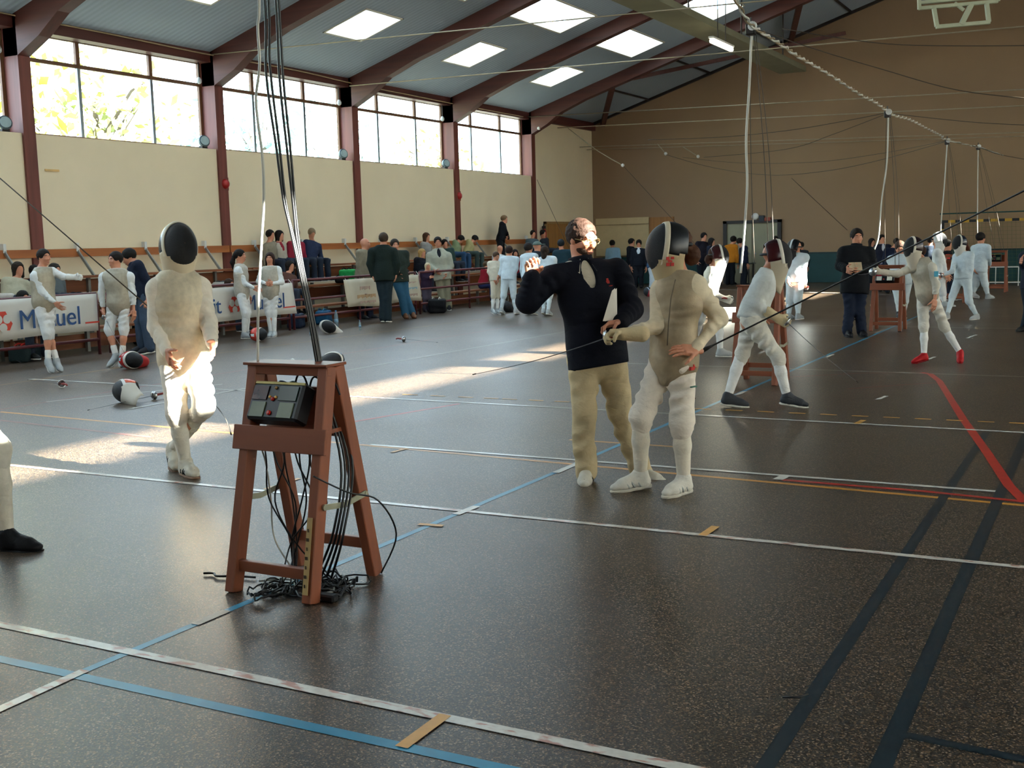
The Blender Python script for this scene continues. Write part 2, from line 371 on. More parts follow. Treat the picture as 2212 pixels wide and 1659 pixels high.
# bells on the left wall posts
for px, py, nm in ((488, 397, 'beside the post under the second window'), (993, 423, 'beside the post before the last window')):
    p = atX(px, py, XL+.06); t = thing('fire_alarm', p, 'red fire alarm bell on the cream wall '+nm, 'alarm')
    obj('bell', MB().lathe(p-[.05, 0, 0], (1, 0, 0), [(.03, 0), (.11, .005), (.115, .04), (.08, .09), (.02, .11)], 16), mat('alarm_red', '#a01c1c', .35), t, smooth=True)
    obj('back_plate', MB().box(p+[-.06, -.13, -.14], p+[-.04, .13, .14]), mat('alarm_red_dark', '#7a1414', .4), t)
p = atX(1175, 505, XL+.12); t = thing('fire_extinguisher', p, 'red fire extinguisher with black hose hung beside the wooden side door', 'extinguisher')
obj('cylinder', MB().lathe(p-[0, 0, .32], (0, 0, 1), [(.06, 0), (.09, .02), (.09, .40), (.06, .47), (.03, .50)], 14), mat('extinguisher_red', '#b5171a', .3), t, smooth=True)
obj('hose', MB().tube([p+[0, 0, .2], p+[.06, -.1, .34], p+[.05, -.16, .20], p+[.04, -.14, -.1]], .022, 6), M_dark, t, smooth=True); obj('valve', MB().box(p+[-.05, -.05, .17], p+[.05, .05, .26]), M_dark, t)
obj('bracket', MB().box(p+[-.12, -.06, -.05], p+[-.08, .06, .02]), M_dark, t)
q = atX(112, 368, XL+.01); trim(MB().box(q+[0, -.16, -.02], q+[.012, .16, .02]), mat('pale_orange_strip', '#e0b878', .6))
# floodlights on the sill ledge and pendant fittings at the posts
for k in range(3, 8):
    y = COLY[k]+(-.45)
    p = np.array([XL-.12, y+.05, SILL+.03]); t = thing('floodlight', p, 'small grey floodlight standing on the window ledge at a post', 'floodlight', 'floodlights on the window ledge')
    obj('housing', MB().lathe(p+[.02, 0, .13], (.9, -.3, .2), [(.05, -.10), (.10, -.06), (.13, .04), (.12, .06)], 14), mat('flood_grey', '#4a585f', .4, metal=.4), t, smooth=True)
    obj('stand', MB().box(p+[-.05, -.08, -.028], p+[.05, .08, .03]), M_dark, t); obj('lens', MB().lathe(p+[.075, -.018, .142], (.9, -.3, .2), [(.10, 0), (.10, .012)], 14), mat('flood_lens', '#9fb4b8', .1), t)
    p = np.array([XL-.2, COLY[k]-.32, 5.35]); t = thing('pendant_fitting', p, 'small glass pendant fitting hanging beside a red brown post', 'lamp', 'pendant fittings at the posts')
    obj('rod', MB().tube([p+[0, 0, .3], p+[0, 0, .36], p+[0, 0, .02]], .012, 6), M_dark, t); obj('bulb', MB().lathe(p-[0, 0, .12], (0, 0, 1), [(.02, 0), (.055, .03), (.06, .08), (.03, .14)], 12), mat('bulb_glass', '#cdd6d8', .1), t, smooth=True)

# ---------------------------------------------------------------- floor markings: strips lying on the floor
floor_o = bpy.data.objects['floor']
def tape_mat():
    m = mat('white_tape_red_print', '#d6d2c8', .22, var=.08, scale=30); N = m.node_tree.nodes; L = m.node_tree.links; b = N['Principled BSDF']
    src = b.inputs['Base Color'].links[0].from_socket
    tc = N.new('ShaderNodeTexCoord'); mp = N.new('ShaderNodeMapping'); mp.inputs['Scale'].default_value = (3.4, 9, 1); L.new(tc.outputs['Object'], mp.inputs['Vector'])
    n = N.new('ShaderNodeTexNoise'); n.inputs['Scale'].default_value = 2.6; n.inputs['Detail'].default_value = 6; L.new(mp.outputs['Vector'], n.inputs['Vector'])
    r = N.new('ShaderNodeMapRange'); r.inputs['From Min'].default_value = .52; r.inputs['From Max'].default_value = .62; r.inputs['To Max'].default_value = .75; L.new(n.outputs['Fac'], r.inputs['Value'])
    mx = N.new('ShaderNodeMix'); mx.data_type = 'RGBA'; L.new(r.outputs['Result'], mx.inputs['Factor']); L.new(src, mx.inputs[6]); mx.inputs[7].default_value = (*rgb('#b4705f'), 1)
    L.new(mx.outputs[2], b.inputs['Base Color']); return m
M_tape = tape_mat()
M_tapew = mat('white_tape', '#d4d4cc', .25, var=.06, scale=20)
M_blue = mat('blue_line_paint', '#1f83a8', .35, var=.1, scale=10)
M_orange = mat('orange_line_paint', '#c98a34', .35, var=.1, scale=10)
M_yel = mat('yellow_tape', '#d9a14e', .4, var=.08, scale=20)
M_redl = mat('red_line_paint', '#b32a22', .35, var=.1, scale=10)
M_darkl = mat('dark_blue_line_paint', '#10222c', .35, var=.15, scale=10)
M_faintred = mat('worn_red_paint', '#7a4a42', .4, var=.2, scale=6)
M_faintor = mat('worn_orange_paint', '#8f7048', .4, var=.2, scale=6)
M_faintw = mat('worn_white_paint', '#9a9a92', .4, var=.2, scale=6)
_nl = [0]
def line(pts, w, m, name='painted_line', ext=(0, 0), z=None):
    _nl[0] += 1; zz = z if z is not None else .0010+.00012*(_nl[0] % 9)
    Q = [G(*p) for p in pts]
    if ext[0]: Q[0] = Q[0]-unit3(Q[1]-Q[0])*ext[0]
    if ext[1]: Q[-1] = Q[-1]+unit3(Q[-1]-Q[-2])*ext[1]
    vs = []
    for i, p in enumerate(Q):
        t = Q[min(i+1, len(Q)-1)]-Q[max(i-1, 0)]; nrm = np.array([-t[1], t[0], 0]); nrm /= np.linalg.norm(nrm)
        vs += [p+nrm*w/2, p-nrm*w/2]
    b = MB(); k = len(vs); vs = [np.array(v)*[1, 1, 0] for v in vs]
    fs = [(2*i, 2*i+1, 2*i+3, 2*i+2) for i in range(len(Q)-1)]
    b.add([v+[0, 0, zz] for v in vs], fs); return obj(name, b, m, floor_o)
def unit3(v): return np.array(v)/np.linalg.norm(v)
line([(0, 1350), (1456, 1655)], .055, M_tape, 'tape_strip', (2, 3), .0032)
line([(-60, 1560), (184, 1449)], .05, M_tape, 'tape_strip', z=.0034)
line([(184, 1449), (1243, 1002), (1338, 961)], .045, M_blue, ext=(0, 26))
line([(0, 1424), (1070, 1657)], .055, M_blue, ext=(3, 6))
line([(25, 1006), (2212, 1226)], .05, M_tape, 'tape_strip', (4, 3), .0030)
line([(1200, 1022), (1246, 1002)], .055, M_tapew, 'tape_strip', z=.0036)
line([(985, 1112), (1030, 1094)], .055, M_tapew, 'tape_strip', z=.0036)
line([(490, 1320), (420, 1350)], .05, M_faintw, 'tape_strip', z=.0036)
line([(800, 961), (2150, 1062)], .05, M_tapew, 'tape_strip', z=.0030)
line([(790, 962), (2212, 1092)], .05, M_orange, ext=(5, 3))
line([(1230, 950), (1470, 966)], .045, M_orange)
line([(860, 862), (2212, 935)], .05, M_tapew, 'tape_strip', (6, 3), .0030)
line([(1356, 785), (2212, 814)], .05, M_faintw, ext=(0, 4))
line([(1500, 699), (2212, 710)], .06, M_faintw, ext=(0, 4))
line([(1410, 621), (1995, 639)], .10, M_tapew, 'tape_strip', z=.003)
line([(560, 834), (1202, 720)], .05, M_tapew, 'tape_strip', (2, 3), .003)
line([(-40, 838), (450, 766), (949, 701)], .05, M_faintor, ext=(3, 6))
line([(0, 885), (836, 749)], .05, M_faintred, ext=(3, 8))
line([(700, 922), (900, 888)], .05, M_redl, ext=(0, .6))
line([(0, 908), (330, 945)], .05, M_faintred)
line([(100, 868), (480, 830)], .05, M_faintw)
line([(1661, 1645), (2041, 1070)], .058, M_darkl, ext=(2, 2.5))
line([(1906, 1650), (2166, 1055)], .066, M_darkl, ext=(2, 3.5))
line([(1930, 1583), (2212, 1641)], .05, M_darkl, ext=(0, 2))
arc = [(1990, 805), (2009, 808), (2029, 823), (2046, 850), (2080, 905), (2130, 975), (2180, 1050), (2212, 1082)]
line(arc, .07, M_redl)
line([(1690, 1037), (2000, 1062), (2212, 1084)], .05, M_redl)
line([(1700, 815), (1860, 806), (1985, 805)], .05, M_faintred)
line([(1830, 840), (2030, 826)], .05, M_faintred)
for i in range(11):
    x = 1500+i*68; y0 = 884+(x-1525)*.0455
    line([(x, y0), (x+36, y0+1.7)], .045, M_yel, 'tape_strip', z=.0028)
for x in (870, 930, 990, 1045, 1085, 1142, 1198): line([(x, 852+(x-870)*.046), (x+32, 853.5+(x-870)*.046)], .04, M_yel, 'tape_strip', z=.0028)
for a, b, w in (((867, 1616), (962, 1546), .05), ((1517, 1158), (1546, 1138), .05), ((573, 1058), (647, 1034), .04), ((846, 978), (880, 969), .04), ((1850, 916), (1866, 908), .05)): line([a, b], w, M_yel, 'tape_strip', z=.0042)
line([(904, 1133), (957, 1137)], .045, M_yel, 'tape_strip', z=.0042)
line([(1680, 1037), (1700, 1027)], .07, M_tapew, 'tape_strip', z=.0042)
for x, y in ((1905, 860), (1650, 760), (1790, 770), (1900, 716), (2010, 775), (1960, 700), (2100, 727), (1600, 850)): line([(x-10, y+4), (x+10, y-4)], .05, M_tapew, 'tape_strip', z=.0042)

# ---------------------------------------------------------------- suspended lighting trough, lamp, hoop frame
tr = thing('lighting_trough', (-9.3, 34, 6.7), 'long grey suspended trough hanging under the ceiling', 'trough')
obj('duct', MB().box((-9.72, 6, 6.64), (-8.90, 36.0, 6.80)), mat('trough_grey', '#7d7c66', .6, var=.08, scale=2), tr)
for y in (34.8, 30.6, 26.4, 22.2, 18, 14): obj('hanger_rod', MB().tube([(-9.3, y, 6.8), (-9.3, y, 7.6), (-9.3, y, ceil_z(-9.3)+.02)], .022, 6), M_dark, tr)
p = atX(1559, 98, -8.62)
t = thing('strip_light', p, 'lit fluorescent strip light hung beside the suspended trough', 'lamp')
obj('tube_cover', MB().tube([p+[0, -.8, 0], p+[0, -.75, 0], p+[0, .75, 0], p+[0, .8, 0]], [.03, .055, .055, .03], 10), mat('lit_tube', '#fff4dc', .4, emit=6.0, var=.01), t, smooth=True)
obj('casing', MB().box(p+[-.06, -.8, .055], p+[.06, .8, .10]), M_white, t)
obj('rod', MB().tube([p+[0, -.3, .10], p+[0, -.3, ceil_z(p[0])-p[2]-.004]], .012, 5), M_dark, t); obj('rod', MB().tube([p+[0, .3, .10], p+[0, .3, ceil_z(p[0])-p[2]-.004]], .012, 5), M_dark, t)
HD = 22.0
hp = atD(2070, 20, HD); ht = thing('basketball_backboard', hp, 'white tubular basketball backboard frame folded up under the roof', 'backboard')
M_hoop = mat('white_green_tube', '#b9bfa4', .5, var=.06)
H2 = lambda x, y, d=0: atD(x, y, HD+d)
for nm, pts, r in (('lower_rail', [(1985, 18), (2155, 3)], .03), ('upper_rail', [(1988, 6), (2155, -10)], .03), ('side_rail', [(1986, 20), (1984, -60)], .03), ('side_rail', [(2156, 3), (2150, -78)], .03), ('top_rail', [(1984, -60), (2150, -78)], .03),
                   ('drop_bar', [(2017, 16), (2024, 57)], .035), ('drop_bar', [(2131, 6), (2136, 48)], .035), ('foot_bar', [(2022, 58), (2138, 48)], .032), ('diagonal_strut', [(2098, 10), (2076, 54)], .045), ('diagonal_strut', [(2062, 6), (2082, 22)], .025)):
    a, b = H2(*pts[0]), H2(*pts[1]); obj(nm, MB().bar(a, b, 2*r, 2*r, up=CF), M_hoop, ht)
for x, y in ((1984, -60), (2150, -78)):
    a = H2(x, y); obj('hanger_rod', MB().tube([a, np.array([a[0], a[1], ceil_z(a[0])+.02])], .02, 6), M_dark, ht)
obj('board', MB().prism([H2(1990, 2, .06), H2(2153, -14, .06), H2(2148, -74, .06), H2(1988, -56, .06)], CF*.02), mat('backboard_grey', '#5a6068', .4), ht)

# ---------------------------------------------------------------- handball goal and low rail at the far end
gt = thing('handball_goal', (-3.6, 37.9, 0), 'handball goal with black and yellow striped crossbar before the teal padded wall', 'goal')
M_yb = (mat('goal_black', '#16181c', .5), mat('goal_yellow', '#c79a2e', .5))
GX0, GX1, GY = -5.12, -2.08, 37.9
n = 15; st = (GX1-GX0)/n
for i in range(n): obj('crossbar_segment', MB().box((GX0+i*st, GY-.04, 1.90), (GX0+(i+1)*st, GY+.04, 1.98)), M_yb[i % 2], gt)
for X_ in (GX0, GX1-.08):
    for i in range(10): obj('post_segment', MB().box((X_, GY-.04, i*.19), (X_+.08, GY+.04, (i+1)*.19)), M_yb[(i+1) % 2], gt)
obj('top_rail', MB().tube([(GX0-.05, GY-.05, 2.18), (GX1+.05, GY-.05, 2.18)], .022, 6), mat('goal_green', '#1f4a46', .5), gt)
for X_ in (GX0, GX1-.04): obj('stay', MB().tube([(X_, GY, 1.95), (X_, GY-.05, 2.18)], .015, 6), M_dark, gt); obj('back_stay', MB().tube([(X_+.04, GY, 1.9), (X_+.04, GY+.9, .02), (X_+.04, GY+.05, .02)], .02, 6), M_dark, gt)
net = MB()
for i in range(25): x = GX0+.06+i*(GX1-GX0-.12)/24; net.tube([(x, GY+.05, 1.9), (x, GY+.88, .03)], .003, 3, cap=False)
for i in range(16): z = .05+i*.12; y = GY+.05+(1.9-z)/1.87*.83; net.tube([(GX0+.06, y, z), (GX1-.06, y, z)], .003, 3, cap=False)
obj('net', net, mat('net_green', '#5a6a44', .8), gt, kind='stuff')
lr = thing('low_rail', (-2.6, 36.6, 0), 'low white slatted rail standing before the teal padding', 'rail')
a0, a1 = G(2130, 614), G(2260, 617)
obj('top_bar', MB().bar([a0[0], 36.5, .55], [1.0, 36.5, .55], .03, .03), M_white, lr); obj('bottom_bar', MB().bar([a0[0], 36.5, .1], [1.0, 36.5, .1], .03, .03), M_white, lr)
for i in range(14): x = a0[0]+.05+i*.31; obj('slat', MB().box((x-.012, 36.48, 0), (x+.012, 36.52, .55)), M_white, lr)

# ---------------------------------------------------------------- outside: annex, trees, ground
obj('outdoor_ground', MB().box((-60, -30, -.6), (60, 70, -.25)), mat('outdoor_gravel', '#8a8674', .9), kind='structure')
M_leaf = [mat('leaf_yellow_green', '#a0a850', .6, var=.3, scale=3), mat('leaf_blue_green', '#8aa8a4', .6, var=.3, scale=3), mat('leaf_olive', '#949c60', .6, var=.3, scale=3)]
M_bark = mat('bark_grey', '#5a5046', .9)
tree_lab = ('yellow green', 'blue green', 'olive green')
for i, (x, y, r, mi) in enumerate(((-27, 19.5, 3.4, 0), (-30, 27.0, 3.4, 2), (-31, 36.5, 3.6, 1), (-33, 45.0, 3.8, 1), (-38, 12, 3.0, 0), (-36, 58, 3.6, 2))):
    t = thing('tree', (x, y, -.3), '%s leafy tree outside %s' % (tree_lab[mi], ('the window behind the masked walker', 'the window behind the hanging cables', 'the third window', 'the window before the corner', 'beyond the first panes', 'far beyond the last panes')[i]), 'tree', 'trees outside the windows')
    rs = np.random.RandomState(i); tb = MB(); tb.tube([(x, y, -.3), (x+.1, y, 2), (x, y+.1, 4.5), (x+.2, y, 7)], [.28, .22, .16, .06], 8)
    for k in range(6):
        a = rs.rand()*6.28; tb.tube([(x, y, 3.0+k*.4), (x+1.3*math.cos(a), y+1.3*math.sin(a), 4.4+k*.5), (x+2.1*math.cos(a), y+2.1*math.sin(a), 5.4+k*.4)], [.09, .05, .02], 5)
    obj('trunk', tb, M_bark, t); lv = MB(); N_ = 900
    d = rs.normal(size=(N_, 3)); d /= np.linalg.norm(d, axis=1)[:, None]; rad = rs.rand(N_)**.45
    C_ = np.array([x, y, 5.6])+d*rad[:, None]*[r*.9, r*1.1, r*.85]
    for c_ in C_:
        u_ = rs.normal(size=3); u_ /= np.linalg.norm(u_); w_ = np.cross(u_, rs.normal(size=3)); w_ /= np.linalg.norm(w_); sz = .16+.16*rs.rand()
        lv.add([c_-u_*sz, c_+w_*sz*.5, c_+u_*sz, c_-w_*sz*.5], [(0, 1, 2, 3)])
    obj('foliage', lv, M_leaf[mi], t, smooth=True, kind='stuff')
# ---------------------------------------------------------------- figures: signed-distance bodies meshed with surface nets
def V3(p): return np.array(p, float)
def unit(v): v = np.array(v, float); return v/(np.linalg.norm(v)+1e-12)
def cone(a, b, ra, rb, k=.02, lat=None, flat=1.0, wr=None): return dict(t='c', a=V3(a), b=V3(b), ra=ra, rb=rb, k=k, lat=None if lat is None else unit(lat), flat=flat, wr=wr)
def ell(c, r, ax=None, k=.02, neg=False): return dict(t='e', c=V3(c), r=V3(r), ax=np.eye(3) if ax is None else np.array([unit(v) for v in ax]), k=k, neg=neg)
def half(p, n, k=0.0): return dict(t='h', p=V3(p), n=unit(n), k=k)      # keeps the side the normal points to
def rbox(c, h, ax, r=.01, k=.01): return dict(t='b', c=V3(c), h=V3(h), ax=np.array([unit(v) for v in ax]), r=r, k=k)
def pbounds(p):
    if p['t'] == 'c':
        R = max(p['ra'], p['rb']); return np.minimum(p['a'], p['b'])-R, np.maximum(p['a'], p['b'])+R
    if p['t'] == 'e': R = p['r'].max(); return p['c']-R, p['c']+R
    if p['t'] == 'b': R = np.linalg.norm(p['h'])+p['r']; return p['c']-R, p['c']+R
def pdist(p, X):
    if p['t'] == 'c':
        a, b = p['a'], p['b']; ab = b-a; L2 = ab@ab+1e-12; pa = X-a
        t = np.clip((pa@ab)/L2, 0, 1); q = pa-t[..., None]*ab; r = p['ra']+(p['rb']-p['ra'])*t
        if p.get('wr'):
            am, nn, ph = p['wr']; axv = ab/math.sqrt(L2); u1 = unit(np.cross(axv, [.3, .5, .8])); u2 = np.cross(axv, u1); a1 = (q@u1)/max(p['ra'], p['rb']); a2 = (q@u2)/max(p['ra'], p['rb'])
            r = r+am*np.sin(6.283*nn*t+ph+1.9*a1+1.1*np.sin(3*a2+ph))*(.45+.55*np.sin(2.3*a2+1.7*a1+ph*2))*np.sqrt(np.clip(np.sin(np.pi*np.clip(t, .03, .97)), 0, 1))
        if p['lat'] is not None:
            ax = ab/math.sqrt(L2); lat = unit(p['lat']-ax*(p['lat']@ax)); dep = np.cross(ax, lat)
            ql = q@lat; qd = q@dep; qa = q@ax
            d = np.sqrt(ql**2+(qd/p['flat'])**2+qa**2)-r
            return d*(p['flat']+.35*(1-p['flat']))
        return np.sqrt((q**2).sum(-1))-r
    if p['t'] == 'e':
        q = (X-p['c'])@p['ax'].T; k0 = np.sqrt(((q/p['r'])**2).sum(-1)); k1 = np.sqrt(((q/p['r']**2)**2).sum(-1))+1e-9
        return k0*(k0-1)/k1
    if p['t'] == 'b':
        q = np.abs((X-p['c'])@p['ax'].T)-p['h']
        return np.sqrt((np.maximum(q, 0)**2).sum(-1))+np.minimum(q.max(-1), 0)-p['r']
    if p['t'] == 'h': return -((X-p['p'])@p['n'])
EDG = [(0,1),(2,3),(4,5),(6,7),(0,2),(1,3),(4,6),(5,7),(0,4),(1,5),(2,6),(3,7)]
def sdf_mesh(prims, h, fold=0.0, fscale=9.0, seed=0):
    pos = [p for p in prims if p['t'] != 'h' and not p.get('neg')]
    bl = [pbounds(p) for p in pos]
    lo = np.min([b[0] for b in bl], 0)-2.5*h; hi = np.max([b[1] for b in bl], 0)+2.5*h
    n = np.ceil((hi-lo)/h).astype(int)+1
    D = np.full(n, .25)
    gx = [lo[i]+h*np.arange(n[i]) for i in range(3)]
    def sl(p, m):
        a, b = pbounds(p); i0 = np.maximum(((a-m-lo)/h).astype(int), 0); i1 = np.minimum(((b+m-lo)/h).astype(int)+2, n)
        s = tuple(slice(i0[k], i1[k]) for k in range(3))
        X = np.stack(np.meshgrid(gx[0][s[0]], gx[1][s[1]], gx[2][s[2]], indexing='ij'), -1); return s, X
    for p in pos:
        s, X = sl(p, max(.03, p['k']*1.5)+2*h); d = pdist(p, X); k = max(p['k'], 1e-4); c = D[s]
        e = np.maximum(k-np.abs(c-d), 0)/k; D[s] = np.minimum(c, d)-e*e*k*.25
    if fold:
        X = np.stack(np.meshgrid(*gx, indexing='ij'), -1); rs = np.random.RandomState(seed); w = 0
        for i in range(5):
            kv = rs.normal(size=3)*fscale*(.6+.35*i); kv[2] *= 1.5
            ph = rs.rand()*6.28; kv2 = rs.normal(size=3)*fscale*.5
            w = w+np.sin(X@kv+ph+1.3*np.sin(X@kv2))/(1+.45*i)
        D = D+fold*w*.45
    for p in prims:
        if p['t'] == 'h':
            X = np.stack(np.meshgrid(*gx, indexing='ij'), -1); D = np.maximum(D, pdist(p, X))
        elif p.get('neg'):
            s, X = sl(p, .03); D[s] = np.maximum(D[s], -pdist(p, X))
    return snets(D, lo, h)
def snets(D, lo, h):
    S = D < 0
    C = [(i, j, k) for i in (0, 1) for j in (0, 1) for k in (0, 1)]
    nx, ny, nz = D.shape
    def corner(A, c): return A[c[0]:nx-1+c[0], c[1]:ny-1+c[1], c[2]:nz-1+c[2]]
    cnt = sum(corner(S, c).astype(np.int8) for c in C); mixed = (cnt > 0) & (cnt < 8)
    idx = np.argwhere(mixed)
    if len(idx) == 0: return np.zeros((0, 3)), np.zeros((0, 4), int)
    vals = np.stack([corner(D, c)[mixed] for c in C], 1); acc = np.zeros((len(idx), 3)); num = np.zeros(len(idx))
    Cf = np.array(C, float)
    for a, b in EDG:
        va, vb = vals[:, a], vals[:, b]; m = (va < 0) != (vb < 0)
        t = np.where(m, va/np.where(m, va-vb, 1), 0)
        acc += m[:, None]*(Cf[a]+t[:, None]*(Cf[b]-Cf[a])); num += m
    verts = lo+h*(idx+acc/num[:, None])
    ID = -np.ones(mixed.shape, int); ID[mixed] = np.arange(len(idx)); faces = []
    for ax in range(3):
        o = [i for i in range(3) if i != ax]
        a = [slice(None)]*3; b = [slice(None)]*3; a[ax] = slice(0, D.shape[ax]-1); b[ax] = slice(1, D.shape[ax])
        ch = S[tuple(a)] != S[tuple(b)]; e = np.argwhere(ch); e = e[(e[:, o[0]] > 0) & (e[:, o[1]] > 0) & (e[:, o[0]] < D.shape[o[0]]-1) & (e[:, o[1]] < D.shape[o[1]]-1)]
        if len(e) == 0: continue
        def cid(d0, d1):
            q = e.copy(); q[:, o[0]] -= d0; q[:, o[1]] -= d1; return ID[q[:, 0], q[:, 1], q[:, 2]]
        q = np.stack([cid(1, 1), cid(0, 1), cid(0, 0), cid(1, 0)], 1)
        ins = S[e[:, 0], e[:, 1], e[:, 2]]
        fl = ~ins if ax != 1 else ins
        q[fl] = q[fl][:, ::-1]; faces.append(q)
    F = np.concatenate(faces); F = F[(F >= 0).all(1)]
    return verts, F
def mobj(name, parts, mats, parent, label=None, mi=None):
    """parts: list of (verts, faces); joined into one smooth mesh object"""
    vs, fs, ms, o = [], [], [], 0
    for i, (v, f) in enumerate(parts):
        if len(v) == 0: continue
        vs.append(v); fs.append(f+o); ms.append(np.full(len(f), (mi[i] if mi else 0))); o += len(v)
    if not vs: return None
    v = np.concatenate(vs)-rootloc(parent); f = np.concatenate(fs); me = bpy.data.meshes.new(name)
    me.vertices.add(len(v)); me.vertices.foreach_set('co', v.ravel())
    me.loops.add(f.size); me.loops.foreach_set('vertex_index', f.ravel().astype(np.int32))
    me.polygons.add(len(f)); me.polygons.foreach_set('loop_start', np.arange(0, f.size, 4, dtype=np.int32))
    me.polygons.foreach_set('loop_total', np.full(len(f), 4, np.int32))
    me.polygons.foreach_set('use_smooth', np.ones(len(f), bool))
    for m in (mats if isinstance(mats, (list, tuple)) else [mats]): me.materials.append(m)
    if mi: me.polygons.foreach_set('material_index', np.concatenate(ms).astype(np.int32))
    me.update(calc_edges=True); me.validate()
    ob = bpy.data.objects.new(name, me); COL.objects.link(ob); ob.parent = parent
    if label: ob['label'] = label
    return ob
UP = np.array([0, 0, 1.0])
CRh = unit([CR[0], CR[1], 0]); CFh = unit([CF[0], CF[1], 0])
def facing(a): a = math.radians(a); return unit(-math.cos(a)*CFh+math.sin(a)*CRh)
def leftof(a): a = math.radians(a); return unit(math.cos(a)*CRh+math.sin(a)*CFh)
def rotv(v, ax, ang):
    ax = unit(ax); c, s = math.cos(ang), math.sin(ang); v = V3(v)
    return v*c+np.cross(ax, v)*s+ax*(ax@v)*(1-c)
def hand_prims(W, D, N, thumb, s=1.0, curl=.5, spread=.06, tcurl=.3):
    """W wrist, D wrist->knuckles, N out of the palm's inner side (fingers curl towards N), thumb = direction of the thumb side"""
    D = unit(D); N = unit(N-D*(N@D)); T = unit(V3(thumb)-D*(V3(thumb)@D)); T = unit(T-N*(T@N))
    P = [rbox(W+D*.047*s, (.036*s, .036*s, .009*s), (D, T, N), r=.006*s, k=.012),
         cone(W-D*.03*s, W+D*.015*s, .024*s, .025*s, k=.02, lat=T, flat=.75)]
    curls = curl if hasattr(curl, '__len__') else [curl]*4
    for i, (off, ln) in enumerate(((.033, .90), (.011, 1.0), (-.011, .95), (-.032, .76))):
        b = W+D*(.088-.006*abs(i-1))*s+T*off*s; d = rotv(D, N, 0); d = unit(D+T*spread*(1.2-i))
        ax = np.cross(d, N); c = curls[i]; p = b-D*.02*s
        d = rotv(d, ax, c*.55*1.2)
        for j, (l, r0, r1) in enumerate(((.044, .0095, .0085), (.027, .0085, .0078), (.021, .0078, .0065))):
            q = (b if j == 0 else p)+d*l*ln*s
            P.append(cone(p if j else b, q, r0*s, r1*s, k=.006)); p = q; d = rotv(d, ax, c*1.0)
    b = W+D*.022*s+T*.030*s; d = unit(D*.62+T*.7+N*.35*tcurl*2)
    m1 = b+d*.043*s; ax = np.cross(d, unit(N*.6-T*.8)); d2 = rotv(d, ax, tcurl*.9); m2 = m1+d2*.032*s; d3 = rotv(d2, ax, tcurl*.9)
    P += [cone(W+D*.012*s+T*.02*s, b, .017*s, .015*s, k=.012), cone(b, m1, .0135*s, .011*s, k=.01), cone(m1, m2, .0105*s, .0095*s, k=.005), cone(m2, m2+d3*.024*s, .0095*s, .0075*s, k=.004)]
    return P
SKIN = mat('skin_warm', '#c98a6c', .5, var=.06, scale=20)
SKIN2 = mat('skin_pale', '#d8a488', .5, var=.06, scale=20)
def head_prims(c, F, U, s, detail=True):
    L = np.cross(U, F)
    P = [ell(c+U*.025*s-F*.012*s, (.098*s, .076*s, .092*s), (F, L, U)), ell(c-U*.045*s+F*.018*s, (.068*s, .058*s, .075*s), (F, L, U), k=.04),
         ell(c-U*.098*s+F*.058*s, (.026*s, .028*s, .02*s), (F, L, U), k=.03)]
    if detail:
        P += [cone(c+U*.012*s+F*.088*s, c-U*.033*s+F*.106*s, .010*s, .014*s, k=.015), ell(c-U*.036*s+F*.098*s, (.016*s, .018*s, .010*s), (F, L, U), k=.01),
              cone(c+U*.024*s+F*.082*s+L*.036*s, c+U*.024*s+F*.082*s-L*.036*s, .013*s, .013*s, k=.015)]
        for e in (-1, 1):
            P += [ell(c-U*.005*s-F*.008*s+L*e*.077*s, (.022*s, .009*s, .032*s), (F, L, U), k=.008), ell(c-U*.022*s+F*.066*s+L*e*.040*s, (.025*s, .022*s, .022*s), (F, L, U), k=.02)]
        P += [cone(c-U*.068*s+F*.088*s+L*.018*s, c-U*.068*s+F*.088*s-L*.018*s, .008*s, .008*s, k=.006), cone(c-U*.079*s+F*.084*s+L*.015*s, c-U*.079*s+F*.084*s-L*.015*s, .009*s, .009*s, k=.006)]
        for e in (-1, 1): P.append(dict(ell(c+U*.004*s+F*.098*s+L*e*.031*s, (.018*s, .017*s, .010*s), (F, L, U)), neg=True))
    return P
def face_bits(c, F, U, s, parent, brow='#2a1c14', lips='#9c5a4c'):
    L = np.cross(U, F)
    for e in (-1, 1):
        ec = c+U*.004*s+F*.082*s+L*e*.031*s
        b = MB(); b.lathe(ec-F*.011*s, F, [(.001, -.012*s), (.010*s, -.008*s), (.0125*s, 0), (.010*s, .008*s), (.001, .012*s)], 10)
        ob = obj('eye', b, mat('eye_white', '#cfc6bd', .2, var=.02), parent, smooth=True)
        p = MB(); p.lathe(ec+F*.0005*s, F, [(.006*s, -.003*s), (.006*s, .0005*s), (.002*s, .0022*s)], 10); obj('pupil', p, mat('pupil_dark', '#1c1410', .15, var=.02), ob)
    m = MB(); m.tube([c-U*.073*s+F*.0935*s+L*.020*s, c-U*.0735*s+F*.098*s, c-U*.073*s+F*.0935*s-L*.020*s], .0042*s, 6); obj('mouth', m, mat('lips_'+lips[1:], lips, .5, var=.05), parent, smooth=True)
    for e in (-1, 1):
        b = MB(); b.tube([c+U*.026*s+F*.094*s+L*e*.014*s, c+U*.031*s+F*.092*s+L*e*.032*s, c+U*.024*s+F*.078*s+L*e*.052*s], [.004*s, .0045*s, .003*s], 5)
        obj('eyebrow', b, mat('brow_'+brow[1:], brow, .8, var=.1), parent, smooth=True)
